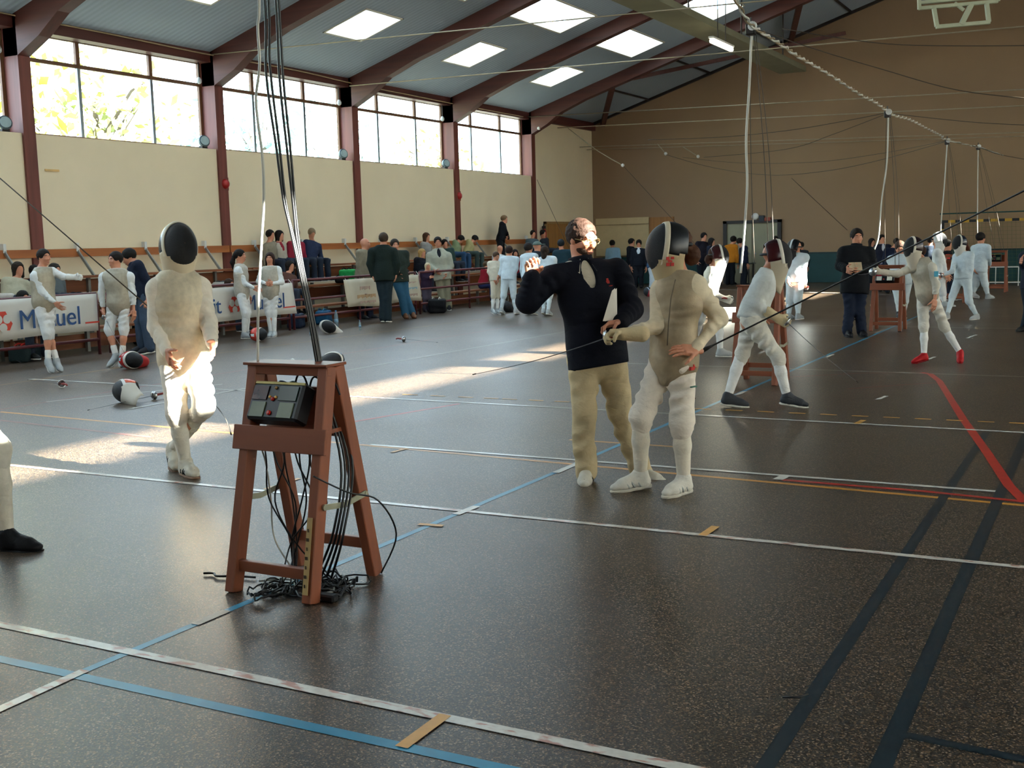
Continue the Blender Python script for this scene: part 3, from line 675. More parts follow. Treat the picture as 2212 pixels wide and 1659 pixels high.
def sphere_part(c, F, U, r, g0, g1, test=None, th=.004, nu=48, nr=14):
    """band of an ellipsoid shell between two planes tilted like a mask rim (g = cosine from the rim axis), with thickness"""
    L = np.cross(U, F); k = math.hypot(1, .18); A = (1/k, 0, .18/k); C = (-.18/k, 0, 1/k); v = []; f = []
    ac = [math.acos(max(-1, min(1, g))) for g in (g0, g1)]; bs = np.linspace(ac[0], ac[1], nr+1)
    def dirv(a, b): return [math.cos(b)*A[i]+math.sin(b)*(math.cos(a)*(0, 1, 0)[i]+math.sin(a)*C[i]) for i in range(3)]
    for q in (1.0, 1-th/r[0]):
        for b in bs:
            for i in range(nu): d = dirv(2*math.pi*i/nu, b); v.append(c+(F*d[0]*r[0]+L*d[1]*r[1]+U*d[2]*r[2])*q)
    st = (nr+1)*nu
    def on(i, j): return 0 <= j < nr and (test is None or test(*dirv(2*math.pi*(i+.5)/nu, (bs[j]+bs[j+1])/2)))
    for j in range(nr):
        for i in range(nu):
            if not on(i, j): continue
            i2 = (i+1) % nu; q = (j*nu+i, j*nu+i2, (j+1)*nu+i2, (j+1)*nu+i); f.append(q); f.append(tuple(x+st for x in q[::-1]))
            for a, b, (m, n) in ((i-1, j, (q[0], q[3])), (i+1, j, (q[2], q[1])), (i, j-1, (q[1], q[0])), (i, j+1, (q[3], q[2]))):
                if not on(a % nu, b): f.append((m, n, n+st, m+st))
    m = MB(); m.add(v, f); return m
M_mesh = mat('black_wire_mesh', '#14161a', .45, metal=.4, var=.3, scale=90, bump=.5, bscale=300)
def make_mask(c, F, U, s, parent, bib='#e9e4da', side='#14161c', trim='#ece8de', top='part', name='fencing_mask', nu=48, nv=36, gloss=.25):
    """fencing mask: wire front, trim band, side panels, bib hanging to the throat"""
    s = s*1.16; L = np.cross(U, F); cc = c+F*.012*s-U*.020*s; r = (.138*s, .110*s, .156*s)
    root = obj(name, sphere_part(cc, F, U, r, .9999, .38, None, .004*s, nu, nv//2), M_mesh, parent, smooth=True)
    obj('mask_trim', sphere_part(cc, F, U, [v*1.025 for v in r], .42, .22, None, .010*s, nu, 3), mat('mask_trim_'+trim[1:], trim, .5, var=.05), root, smooth=True)
    obj('side_panel', sphere_part(cc, F, U, [v*1.005 for v in r], .26, -.55, lambda f, l, u: u > -.16 and (abs(l) > .12 or f > -.2), .004*s, nu, nv//2), mat('mask_side_%s_%.2f' % (side[1:], gloss), side, gloss, var=.1), root, smooth=True)
    obj('cheek', sphere_part(cc, F, U, [v*1.003 for v in r], .26, -.45, lambda f, l, u: -.8 < u <= -.16, .004*s, nu, nv//2), mat('mask_bib_'+bib[1:], bib, .75, var=.05), root, smooth=True)
    # bib: a curved cloth shell from the cheeks to the throat
    m = MB(); n = 24; rows = 7; vs = []; fs = []
    for k in (0, 1):
        for j in range(rows):
            t = j/(rows-1); z = -.050-.205*t; w = (.110-.034*t-.006*math.sin(t*3.1)-.004*k)*s; d = (.118-.052*t-.004*k)*s; fo = .004-.030*t
            for i in range(n+1):
                a = -2.05+4.1*i/n; vs.append(cc+F*(fo*s+d*math.cos(a))+L*w*math.sin(a)+U*(z*s-.05*s*t*max(math.cos(a), 0)))
    st = rows*(n+1)
    for j in range(rows-1):
        for i in range(n):
            q = [j*(n+1)+i, j*(n+1)+i+1, (j+1)*(n+1)+i+1, (j+1)*(n+1)+i]; fs.append(tuple(q)); fs.append(tuple(x+st for x in q[::-1]))
    for i in range(n): q = (rows-1)*(n+1)+i; fs.append((q, q+1, q+1+st, q+st))
    m.add(vs, fs); obj('mask_bib', m, mat('mask_bib_'+bib[1:], bib, .75, var=.05), root, smooth=True)
    obj('back_strap', MB().tube([cc-F*.055*s+L*.088*s+U*.03*s, cc-F*.10*s+L*.06*s+U*.03*s, cc-F*.122*s+U*.03*s, cc-F*.10*s-L*.06*s+U*.03*s, cc-F*.055*s-L*.088*s+U*.03*s], .011*s, 6), mat('strap_black', '#15151a', .6), root, smooth=True)
    return root
def cmat(c, rough=.85, bump=.12):
    nm = 'cloth_'+c.lstrip('#')+('_%.2f' % rough)
    if nm in MATS: return MATS[nm]
    m = mat(nm, c, rough, var=.07, scale=14, bump=bump, bscale=90, spec=.22); N = m.node_tree.nodes; L = m.node_tree.links; b = N['Principled BSDF']
    fine = b.inputs['Normal'].links[0].from_node
    tc = N.new('ShaderNodeTexCoord'); mp = N.new('ShaderNodeMapping'); mp.inputs['Scale'].default_value = (1, 1, 1.9); L.new(tc.outputs['Object'], mp.inputs['Vector'])
    n = N.new('ShaderNodeTexNoise'); n.inputs['Scale'].default_value = 7.5; n.inputs['Detail'].default_value = 2; n.inputs['Distortion'].default_value = 1.2; L.new(mp.outputs['Vector'], n.inputs['Vector'])
    bp = N.new('ShaderNodeBump'); bp.inputs['Strength'].default_value = .28; bp.inputs['Distance'].default_value = .03
    L.new(n.outputs['Fac'], bp.inputs['Height']); L.new(bp.outputs['Normal'], fine.inputs['Normal']); return m
def person(label, j, face=0, base=None, X=None, s=1.0, h=.022, top='#333333', bottom='#333333', legs='trousers', shoes='#222222', sole='#e8e4da',
           hair='#2a1d15', style='short', lame=None, mask=None, hface=None, skin=None, group=None, sit=False, toes=(None, None), hands=('relaxed', 'relaxed'),
           socks='#eeeeea', skirt=.0, fat=1.0, glove=(None, None), fold=.006, collar=None, detail=None, extra=None, headtilt=0.0, headroll=0.0, fit=1.0, sleeves=True, hipface=None, hide=(), vneck=None, vdepth=.12, seat=None, stripe=None, armfit=None):
    """joints j: pixels (x, y[, metres farther from the camera]) at the figure's distance; R/L are the figure's own right and left"""
    if base is not None: bp = G(*base); D0 = depth(bp)
    else: D0 = None
    dz = [0.0]
    def J(p):
        off = p[2] if len(p) > 2 else 0.0
        if D0 is not None: return atD(p[0], p[1], D0+off)
        q = atX(p[0], p[1], X); q = q if not off else atD(p[0], p[1], depth(q)+off)
        return q+[0, 0, dz[0]]
    if seat is not None: dz[0] = seat+.105*(s or 1)-J(j['p'])[2]
    if s is None: s = float(np.clip(np.linalg.norm(J(j['n'])-J(j['p']))/.50, .72, 1.12))
    F = facing(face); L = leftof(face); hf = face if hface is None else hface
    hF = facing(hf); HL = leftof(hipface if hipface is not None else face); HFv = facing(hipface if hipface is not None else face)
    near = h < .013; det = (h <= .024) if detail is None else detail
    W = 1.0 if h <= .019 else 0.0
    head = J(j['h']); neck = J(j['n']); pel = J(j['p'])
    spine = unit(neck-pel)
    Lp = unit(L-spine*(L@spine))
    sw = (.175 if 'sw' not in j else j['sw'])*s*fat
    sR = J(j['sR']) if 'sR' in j else neck-Lp*sw-spine*.045*s
    sL = J(j['sL']) if 'sL' in j else neck+Lp*sw-spine*.045*s
    hR = pel-HL*.086*s*fat; hL = pel+HL*.086*s*fat
    dn = lambda p, off: J((p[0], p[1], off))
    def off_of(q): return depth(q)-(D0 if D0 is not None else depth(J(j['p'])))
    def limb(key, parent, default):
        if key in j:
            p = j[key]; return J(p if len(p) > 2 else (p[0], p[1], off_of(parent)))
        return default
    eR = limb('eR', sR, sR-UP*.28*s-Lp*.05*s); wR = limb('wR', eR, eR-UP*.25*s+F*.05*s)
    eL = limb('eL', sL, sL-UP*.28*s+Lp*.05*s); wL = limb('wL', eL, eL-UP*.25*s+F*.05*s)
    if sit:
        kR = limb('kR', hR, hR+HFv*.42*s-HL*.06*s); kL = limb('kL', hL, hL+HFv*.42*s+HL*.06*s)
        aR = limb('aR', kR, kR-UP*.42*s); aL = limb('aL', kL, kL-UP*.42*s)
    else:
        g = (bp[2] if base is not None else 0)
        def foot(h_): return np.array([h_[0], h_[1], g+.085*s])
        aR = limb('aR', hR, foot(hR)); aL = limb('aL', hL, foot(hL))
        kR = limb('kR', hR, (hR+aR)/2+HFv*.03); kL = limb('kL', hL, (hL+aL)/2+HFv*.03)
    root = thing('person', (pel[0], pel[1], 0 if base is not None else max(0, min(aR[2], aL[2])-.08)), label, 'person', group)
    hs = s*1.0; hU = unit(spine*.35+UP); hU = unit(hU-hF*(hU@hF))
    if headtilt: ax = np.cross(hF, hU); hF, hU = rotv(hF, ax, math.radians(headtilt)), rotv(hU, ax, math.radians(headtilt))
    if headroll: hU = rotv(hU, hF, math.radians(headroll))
    sk = skin or SKIN
    chest = neck-spine*.19*s+F*.015*s; waist = pel+spine*.17*s
    f = fat
    def torso(i, k=.05):
        return [cone(pel-spine*.02*s, waist, (.150*f+i)*s, (.138*f+i)*s, k=k, lat=HL, flat=.72), cone(waist, chest, (.138*f+i)*s, (.160*f+i)*s, k=k, lat=Lp, flat=.68, wr=(.011, 3.2, .7) if (W and i > .008) else None),
                cone(chest, neck-spine*.07*s, (.160*f+i)*s, (.115*f+i)*s, k=k, lat=Lp, flat=.62), cone(sR-spine*.02*s, sL-spine*.02*s, (.056+i)*s, (.056+i)*s, k=.05), cone(neck+spine*.02*s, sR*.6+neck*.4-spine*.012*s, (.040+i)*s, (.045+i)*s, k=.05), cone(neck+spine*.02*s, sL*.6+neck*.4-spine*.012*s, (.040+i)*s, (.045+i)*s, k=.05), cone(neck-spine*.06*s, neck-spine*.01*s, (.085+i)*s, (.055+i)*s, k=.04)]
    def arm(sh, e, w, i, stop=1.0):
        w2 = e+(w-e)*stop
        wa = .009*W if i > .002 else 0
        return [cone(sh, e, (.058+i)*s, (.044+i)*s, k=.03, wr=(wa, 3.5, 1.0) if wa else None), cone(e, w2, (.045+i)*s, (.030+i*.8)*s, k=.025, wr=(wa, 4.2, 2.6) if wa else None)]
    def leg(hp, k_, a, i, cut=None):
        q = k_+(a-k_)*.35
        return [cone(hp, k_, (.090*f+i)*s, (.058+i)*s, k=.04), cone(k_, q, (.056+i)*s, (.057+i)*s, k=.03), cone(q, a, (.056+i)*s, (.036+i)*s, k=.03)]
    # --- body, one continuous surface
    P = head_prims(head, hF, hU, hs, det or h < .02)+[cone(head-hU*.07*s-hF*.02*s, neck-spine*.03*s, .054*s, .060*s, k=.03)]
    P += torso(-.014)+arm(sR, eR, wR, -.009)+arm(sL, eL, wL, -.009)+leg(hR, kR, aR, -.007 if legs == 'breeches' else -.016)+leg(hL, kL, aL, -.007 if legs == 'breeches' else -.016)
    parts = [sdf_mesh(P, h if not near else .011)]
    if near and not mask: parts = [sdf_mesh(P[len(head_prims(head, hF, hU, hs, True)):], .011), sdf_mesh(head_prims(head, hF, hU, hs, True)+[cone(head-hU*.07*s-hF*.02*s, neck-spine*.03*s, .054*s, .060*s, k=.03)], .0055)]
    gl = {}
    for key, (e, w, side, pose) in dict(R=(eR, wR, -1, hands[0]), L=(eL, wL, 1, hands[1])).items():
        if key in hide: continue
        if isinstance(pose, dict): dv, nv, tv, cu, tc = pose['d'], pose['n'], pose['t'], pose.get('c', .6), pose.get('tc', .3)
        else:
            dv = unit(w-e); inward = unit(-side*L*.8-F*.2); tv = unit(F+np.array([0, 0, .3])); nv = inward
            if abs(dv[2]) < .6: tv = UP; nv = unit(-side*np.cross(dv, UP)*-1) if False else unit(-side*L)
            cu, tc = dict(relaxed=(.35, .3), fist=(1.25, .9), grip=(1.05, .8), flat=(.08, .1))[pose]
        hp = hand_prims(w-unit(dv)*.01*s, dv, nv, tv, s*1.03, cu, tcurl=tc)
        mh = sdf_mesh(hp, .0042 if near else (.0065 if h <= .02 else .010))
        if glove[0 if key == 'R' else 1]: gl[key] = sdf_mesh([dict(p, **({'ra': p['ra']+.003, 'rb': p['rb']+.003} if p['t'] == 'c' else {'r': p['r']+.003})) for p in hp]+[cone(w-dv*.12*s, w-dv*.01*s, .052*s, .040*s, k=.02)], .005 if near else .009)
        else: parts.append(mh)
    mobj('body', parts, sk, root)
    for key, mh in gl.items(): mobj('glove', [mh], cmat(glove[0 if key == 'R' else 1]), root)
    if det and not mask and abs(((hf+180) % 360)-180) < 125: face_bits(head, hF, hU, hs, root)
    # --- clothing
    fo = fold
    ti = .016*fit
    prim = torso(ti)
    sk_ = skirt or .02
    prim += [cone(pel+spine*.06*s, pel-spine*(sk_+.06)*s, ((.160 if lame else .168)*f+ti)*s, ((.160 if lame else .170)*f+ti)*s, k=.05, lat=HL, flat=.76)]
    ta = ti if armfit is None else .016*armfit
    if sleeves: prim += arm(sR, eR, wR, ta, .97)+arm(sL, eL, wL, ta, .97)
    prim += [half(pel-spine*(sk_+.02)*s, spine), half(neck+spine*.035*s, -spine)]
    vn = [dict(ell(neck-spine*(vdepth-.09)*s+F*.125*s, (.085*s, .042*s, vdepth*s), (F, Lp, spine)), neg=True)] if vneck else []
    prim += vn
    if vneck:
        mobj('shirt', [sdf_mesh(torso(.006)[1:]+[cone(neck-spine*.03*s, neck+spine*.035*s, .066*s, .062*s, k=.02), half(neck+spine*.045*s, -spine), half(waist, spine)], max(h, .012), .002, 20, 1)], cmat(vneck), root)
    mobj('jacket', [sdf_mesh(prim, h, fo, 11, zlib.crc32(label.encode()) % 1000)], cmat(top), root)
    if lame:
        lp = torso(ti+.012)+[cone(pel+spine*.07*s, pel+spine*.02*s, (.166*f+ti)*s, (.172*f+ti)*s, k=.05, lat=HL, flat=.80), cone(pel+F*.055*s, pel-spine*.12*s+F*.072*s, .105*s, .04*s, k=.05, lat=HL, flat=.75), half(neck+spine*.03*s, -spine)]
        lp = [dict(p) for p in lp]; lp[3] = cone(sR+Lp*.05*s-spine*.02*s, sL-Lp*.05*s-spine*.02*s, .084*s, .084*s, k=.05)
        mobj('lame_vest', [sdf_mesh(lp, h, fo, 11, zlib.crc32(label.encode()) % 1000)], mat('lame_'+lame[1:], lame, .55, metal=.25, var=.10, scale=25, bump=.10, bscale=120), root)
    if collar:
        mobj('collar', [sdf_mesh([cone(neck-spine*.02*s, neck+spine*.07*s, .092*s, .078*s, k=.01), half(neck+spine*.065*s, -spine), half(neck-spine*.05*s, spine)]+vn, min(h, .014))], cmat(collar), root)
    wl_ = [cone(pel, pel+spine*.06*s, .150*f*s, .138*f*s, k=.05, lat=HL, flat=.74)]
    if legs == 'breeches':
        bp_ = list(wl_)
        for hp_, k_, a in ((hR, kR, aR), (hL, kL, aL)):
            q = k_+(a-k_)*.16
            bp_ += [cone(hp_, k_, (.094*f+.006)*s, .074*s, k=.05, wr=(.013*W, 4.6, hp_[0]*9) if W else None), cone(k_, q, .073*s, .064*s, k=.03, wr=(.008*W, 1.2, 1) if W else None)]
        mobj('breeches', [sdf_mesh(bp_+[half(pel+spine*(.0 if lame else .06)*s, -spine)], h, fo*1.2, 12, 7)], cmat(bottom), root)
        for k_, a in ((kR, aR), (kL, aL)):
            if socks:
                q0 = k_-(a-k_)*.02; q = k_+(a-k_)*.4
                mobj('sock', [sdf_mesh([cone(q0, q, .056*s, .057*s, k=.02), cone(q, a-(a-k_)*.02, .056*s, .041*s, k=.02)], h)], cmat(socks), root)
            else:
                q0 = k_+(a-k_)*.66
                mobj('sock', [sdf_mesh([cone(q0, a, .047*s, .045*s, k=.02)], h)], cmat('#eceae4'), root)
    else:
        bp_ = list(wl_)
        for hp_, k_, a in ((hR, kR, aR), (hL, kL, aL)):
            bp_ += [cone(hp_, k_, (.092*f+.008)*s, .076*s, k=.05, wr=(.011*W, 3.4, hp_[0]*9) if W else None), cone(k_, a+(a-k_)*.04, .075*s, .072*s, k=.03, wr=(.010*W, 3.3, hp_[0]*7) if W else None)]
        mobj('trousers', [sdf_mesh(bp_+[half(pel+spine*.09*s, -spine)], h, fo*1.3, 11, 3)], cmat(bottom), root)
    # --- shoes
    for i, (k_, a) in enumerate(((kR, aR), (kL, aL))):
        tf = unit(facing(toes[i])) if toes[i] is not None else HFv
        gz = max(0.0, a[2]-.30) if base is None else bp[2]
        if base is None: gz = a[2]-.085*s
        drop = min(max(a[2]-gz-.085*s, 0), .15*s); hl = a-UP*(.045*s)
        fwd = unit(tf*math.sqrt(max(.0225*s*s-drop*drop, 1e-4))-UP*drop); up2 = unit(UP-fwd*(UP@fwd)); sd_ = np.cross(up2, fwd)
        ball = hl+fwd*.125*s; toe = ball+unit(fwd*.6+tf*.4)*.055*s
        sp = [cone(a+UP*.012*s, hl, .046*s, .046*s, k=.03), cone(hl-fwd*.025*s+up2*.0*s, ball, .043*s, .042*s, k=.03, lat=sd_, flat=.8), cone(ball-up2*.004*s, toe-up2*.008*s, .042*s, .033*s, k=.03, lat=sd_, flat=.72), cone(a, ball+up2*.012*s, .042*s, .03*s, k=.03)]
        sh = mobj('shoe', [sdf_mesh(sp+[half(hl-up2*.03*s, up2)], min(h, .014) if not near else .007)], cmat(shoes, .55, .15), root)
        so = [cone(hl-fwd*.03*s-up2*.032*s, ball-up2*.030*s, .042*s, .046*s, k=.02, lat=sd_, flat=.9), cone(ball-up2*.030*s, toe-up2*.028*s, .046*s, .036*s, k=.02, lat=sd_, flat=.9), half(hl-up2*.022*s, -up2), half(hl-up2*.044*s, up2)]
        if h < .03: mobj('sole', [sdf_mesh(so, min(h, .012) if not near else .007)], cmat(sole, .6, .1), sh)
        if near or h < .015:
            lc = MB()
            for t in (.25, .45, .65, .85):
                p = hl+fwd*(.02+.10*t)*s+up2*(.062-.035*t)*s; lc.tube([p-sd_*.026*s-up2*.012*s, p+up2*.004*s, p+sd_*.026*s-up2*.012*s], .0045*s, 5)
            obj('laces', lc, cmat('#d9d6cc'), sh, smooth=True)
            if stripe:
                for e in (-1, 1):
                    for t in (.15, .5, .8): p = hl+fwd*(.0+.12*t)*s+sd_*e*.043*s; obj('shoe_stripe', MB().tube([p-up2*.018*s, p+up2*.006*s+fwd*.012*s+sd_*e*.002*s, p+up2*.026*s+fwd*.020*s-sd_*e*.010*s], .0075*s, 5), cmat(stripe), sh, smooth=True)
                obj('toe_cap', MB().tube([ball+fwd*.02*s-sd_*.036*s-up2*.008*s, ball+fwd*.045*s+up2*.018*s, ball+fwd*.02*s+sd_*.036*s-up2*.008*s], .007*s, 5), cmat(stripe), sh, smooth=True)
    # --- hair / mask
    HLx = np.cross(hU, hF); c = head
    if style != 'bald' and style != 'none':
        hm = cmat(hair, .7, .25)
        if style == 'cap':
            hp = [ell(c+hU*.035*s-hF*.008*s, (.110*s, .088*s, .085*s), (hF, HLx, hU)), half(c+hU*.025*s, hU)]
            cp = mobj('cap', [sdf_mesh(hp+[], min(h, .012))], hm, root)
            mobj('cap_peak', [sdf_mesh([ell(c+hU*.04*s+hF*.13*s, (.075*s, .07*s, .010*s), (hF, HLx, hU))], .009)], hm, cp)
        else:
            hp = [ell(c+hU*.036*s-hF*.018*s, (.112*s, .091*s, .102*s), (hF, HLx, hU))]
            if style in ('long', 'bob'): hp += [cone(c-hF*.055*s+hU*.02*s, c-hF*.075*s-hU*(.22 if style == 'long' else .12)*s, .085*s, .07*s, k=.04, lat=HLx, flat=.7), cone(c+HLx*.07*s, c+HLx*.07*s-hU*.12*s, .03*s, .03*s, k=.03), cone(c-HLx*.07*s, c-HLx*.07*s-hU*.12*s, .03*s, .03*s, k=.03)]
            if style == 'pony': hp += [cone(c-hF*.11*s+hU*.03*s, c-hF*.16*s-hU*.12*s, .035*s, .045*s, k=.02), cone(c-hF*.16*s-hU*.12*s, c-hF*.15*s-hU*.24*s, .045*s, .02*s, k=.02)]
            hp += [dict(ell(c+hF*.118*s-hU*.040*s, (.084*s, .086*s, .118*s), (hF, HLx, hU)), neg=True)]
            if style == 'short': hp += [half(c-hU*.055*s, hU)]
            if style == 'bun': hp += [ell(c-hF*.125*s-hU*.055*s, (.058*s, .058*s, .070*s), (hF, HLx, hU), k=.02)]
            mobj('hair', [sdf_mesh(hp, min(h, .012) if not near else .0065, .0035, 80, 2)], hm, root)
    if mask: make_mask(head, hF, hU, s, root, nu=(72 if near else 40), nv=(54 if near else 30), **mask)
    info = dict(root=root, head=head, hF=hF, hU=hU, neck=neck, pel=pel, spine=spine, F=F, L=Lp, s=s, wR=wR, wL=wL, eR=eR, eL=eL, kR=kR, kL=kL, aR=aR, aL=aL, sR=sR, sL=sL, J=J)
    if extra: extra(info)
    return info
# ================================================================ the three nearest figures
M_red = mat('red_print', '#c0261c', .6, var=.1, scale=30)
M_steel = mat('polished_steel', '#b9bcc0', .25, metal=.9, var=.08)
M_black = mat('black_rubber', '#101114', .5, var=.1)
def patch(c, ax, ay, w, h_, m, parent, name='emblem', th=.003, dots=None):
    b = MB(); n = np.cross(ax, ay)
    if dots:
        for (x, y, rx, ry) in dots: b.obox(V3(c)+ax*x*w+ay*y*h_, ax, ay, n, rx*w, ry*h_, th)
    else: b.obox(c, ax, ay, n, w, h_, th)
    return obj(name, b, m, parent)
def make_foil(hand, tip, label, parent=None, grip='#8a2a22', group=None, guard_r=.052, bend=.02):
    hand, tip = V3(hand), V3(tip); d = unit(tip-hand); g = hand+d*.055
    t = thing('fencing_foil', hand, label, 'foil', group)
    pts = [g+(tip-g)*k+UP*(-bend*math.sin(math.pi*k)) for k in np.linspace(0, 1, 12)]
    obj('blade', MB().tube(pts, [.0042-.0027*k for k in np.linspace(0, 1, 12)], 6), mat('blade_steel', '#6d7076', .35, metal=.8, var=.1), t, smooth=True)
    obj('guard', MB().lathe(g-d*.012, d, [(.006, .030), (.03, .026), (guard_r*.85, .014), (guard_r, 0), (guard_r*.96, -.002), (guard_r*.8, .010), (.006, .018)], 24), M_steel, t, smooth=True)
    obj('grip', MB().tube([g, hand-d*.02, hand-d*.09, hand-d*.13-UP*.012], [.011, .014, .013, .010], 8), mat('grip_'+grip[1:], grip, .6, var=.15), t, smooth=True)
    obj('tip', MB().tube([tip-d*.02, tip+d*.004], .0035, 6), M_black, t)
    return t

# --- masked foil fencer walking towards the scoring stand
def lf_extra(I):
    F, L, sp = I['F'], I['L'], I['spine']
    patch(I['pel']+F*.135-L*.01+sp*.02, L, sp, .022, .012, M_red, I['root'])
LF = person('masked fencer in pale foil vest, sunlit thighs, walking by the cable-draped stand',
    dict(h=(383, 528), n=(385, 594), p=(396, 772), eR=(337, 708), wR=(362, 764, -.24), eL=(451, 698, -.02), wL=(458, 744, -.20), sR=(338, 622, -.06), sL=(432, 618, .06),
         kR=(381, 893, -.10), aR=(401, 1000, 0), kL=(440, 880, -.16), aL=(374, 970, .30)), face=22, hface=34, base=(410, 1026), s=1.06, h=.0105,
    top='#efe6d4', armfit=.6, bottom='#ece4d6', legs='breeches', shoes='#cfc8b6', sole='#8b6f5a', lame='#d6cab0', style='none', fat=.93, fold=.007, socks='#e8e2d2',
    mask=dict(bib='#d6c8aa', side='#12243a', trim='#ddd2b8'), toes=(35, 20), stripe='#23262c', hands=('relaxed', 'relaxed'), extra=lf_extra, collar='#cbbd9e')

# --- referee in navy fleece
def ref_extra(I):
    c, F, U, s = I['head'], I['hF'], I['hU'], I['s']; L = np.cross(U, F)
    gl = MB()
    for e in (-1, 1):
        cc = c+U*.004*s+F*.108*s+L*e*.033*s
        gl.tube([cc+L*.024*s*math.cos(a)+U*.018*s*math.sin(a) for a in np.linspace(0, 2*math.pi, 17)], .0016, 5)
        gl.tube([cc+L*e*.024*s, c+L*e*.078*s+F*.07*s+U*.006*s, c+L*e*.084*s-F*.01*s+U*.008*s], .0016, 5)
    gl.tube([c+U*.008*s+F*.112*s+L*.01*s, c+U*.008*s+F*.112*s-L*.01*s], .0016, 5)
    g = obj('glasses', gl, mat('thin_gold_wire', '#9a8458', .3, metal=.8), I['root'], smooth=True)
    lens = MB()
    for e in (-1, 1):
        cc = c+U*.004*s+F*.108*s+L*e*.033*s
        lens.add([cc+L*.023*s*math.cos(a)+U*.017*s*math.sin(a) for a in np.linspace(0, 2*math.pi, 16, endpoint=False)], [tuple(range(16))])
    obj('lens', lens, glass_mat(), g)
    # short beard along the jaw
    mobj('beard', [sdf_mesh([ell(c-U*.055*s+F*.024*s, (.068*s, .0605*s, .070*s), (F, L, U)), ell(c-U*.100*s+F*.060*s, (.028*s, .031*s, .022*s), (F, L, U), k=.03), cone(c-U*.056*s+F*.098*s+L*.024*s, c-U*.056*s+F*.098*s-L*.024*s, .008, .008, k=.004),
                              half(c-U*.048*s, -U), dict(ell(c-U*.045*s+F*.075*s, (.05*s, .034*s, .032*s), (F, L, U)), neg=True)], .006, .002, 60, 4)], cmat('#3a2a20', .9, .6), I['root'])
    F, L, sp = I['F'], I['L'], I['spine']; n = I['neck']
    for e in (-1, 1):   # turned-down shirt collar points
        sh = MB(); a = n+sp*.045+L*e*.060; sh.prism([a, n+sp*.05+F*.075+L*e*.028, n-sp*.045+F*.112+L*e*.062, n-sp*.01+F*.06+L*e*.098], F*.010+sp*.006)
        obj('shirt_collar', sh, cmat('#e6decb'), I['root'])
    cc = n-sp*.13+F*.115+L*.125
    patch(cc, L, sp, .03, .02, M_red, I['root'], dots=[(0, .5, .25, .9), (-.3, .1, .12, .5), (.3, .1, .12, .5), (0, -1.3, 1.0, .14)], th=.012)
REF = person('bearded man with glasses in navy fleece and beige chinos, fist raised, holding a paper',
    dict(h=(1257, 517), n=(1256, 575), p=(1290, 770), sR=(1203, 590, -.05), sL=(1331, 584, .05), eR=(1139, 652, -.10), wR=(1150, 596, -.16), eL=(1365, 668, -.02), wL=(1338, 697, -.22),
         kR=(1262, 896, -.06), aR=(1266, 1016, 0), kL=(1341, 894, 0), aL=(1384, 1016, .10)), face=16, hface=42, base=(1262, 1038), s=1.05, h=.0105,
    top='#10131f', bottom='#cbb994', legs='trousers', shoes='#cfcabc', sole='#7a4430', hair='#2b1a12', style='short', fold=.009, fat=1.04, fit=1.8, armfit=2.0, skirt=.05,
    toes=(-8, 45), stripe='#2a2622', hands=(dict(d=rotv(UP, CF, -.1), n=unit(-CF+CR*.4), t=CR, c=1.2, tc=1.0), dict(d=unit(-CR+UP*-.15-CF*.2), n=unit(-UP-CF*.3), t=unit(-CF-CR*.4), c=.75, tc=.6)), extra=ref_extra, collar='#10131f', headtilt=-10, vneck='#d8cfba', vdepth=.125)

# --- fencer with hand on hip, listening
def rf_extra(I):
    F, L, sp, r = I['F'], I['L'], I['spine'], I['root']
    z = MB(); pts = [I['neck']-sp*.02+F*.11+L*.05, I['neck']-sp*.14+F*.148+L*.05, I['neck']-sp*.3+F*.152+L*.045, I['pel']+sp*.10+F*.142+L*.04]
    z.tube(pts, .004, 5); obj('zip', z, cmat('#6d6252'), r, smooth=True)
    hL = np.cross(I['hU'], I['hF']); c = I['head']+I['hF']*.045-I['hU']*.095+hL*.117
    patch(c, I['hF'], I['hU'], .030, .036, M_red, r, dots=[(-.5, .5, .35, .3), (.5, .5, .35, .3), (0, .1, .45, .25), (-.45, -.55, .35, .3), (.45, -.55, .35, .3)], th=.010)
    q = I['pel']-sp*.05+L*.165+F*.02
    patch(q, F, sp, .035, .022, M_red, r, dots=[(-.4, .3, .5, .4), (.3, -.2, .6, .5), (0, .7, .2, .3)], th=.008)
    patch(I['pel']-sp*.17+L*.185+F*.03, F, sp, .03, .004, mat('green_print', '#2f6b5a', .6), r, th=.008)
RF = person('fencer in beige foil vest and white breeches, hand on hip, facing the fleece man',
    dict(h=(1452, 533), n=(1466, 596), p=(1455, 775), sR=(1428, 624, .02), sL=(1502, 616, -.06), eR=(1420, 704, -.04), wR=(1345, 722, -.14), eL=(1553, 688, .04), wL=(1500, 757, -.17),
         kR=(1384, 902, .02), aR=(1384, 1026, .12), kL=(1472, 912, -.05), aL=(1477, 1036, 0)), face=-42, hface=-84, base=(1462, 1066), s=1.02, h=.0105, fat=.86, armfit=.3,
    top='#dccdb0', bottom='#e9dfd0', legs='breeches', shoes='#d8d4c8', sole='#cfc9ba', lame='#a59478', hair='#4a2c1a', style='bun', fold=.008, socks='#e3dac8',
    mask=dict(bib='#b9a680', side='#0e1014', trim='#d6cbb2', gloss=.32), toes=(-75, -45), stripe='#b9bdb8', glove=('#cbb892', None),
    hands=(dict(d=unit(-CR+UP*-.02), n=unit(-CF*.5-UP*.8), t=unit(-CF+UP*.6), c=1.1, tc=.8), dict(d=unit(-CR*.9+UP*.05-CF*.35), n=unit(-UP*.7+CF*.6), t=unit(UP*.5-CF), c=.25, tc=.3)), extra=rf_extra)
tip = atD(1022, 809, depth(RF['wR'])-.05)
make_foil(RF['wR']-CR*.055-UP*.01, tip, 'foil with silver bell guard gripped in a cream glove, blade across the navy fleece')
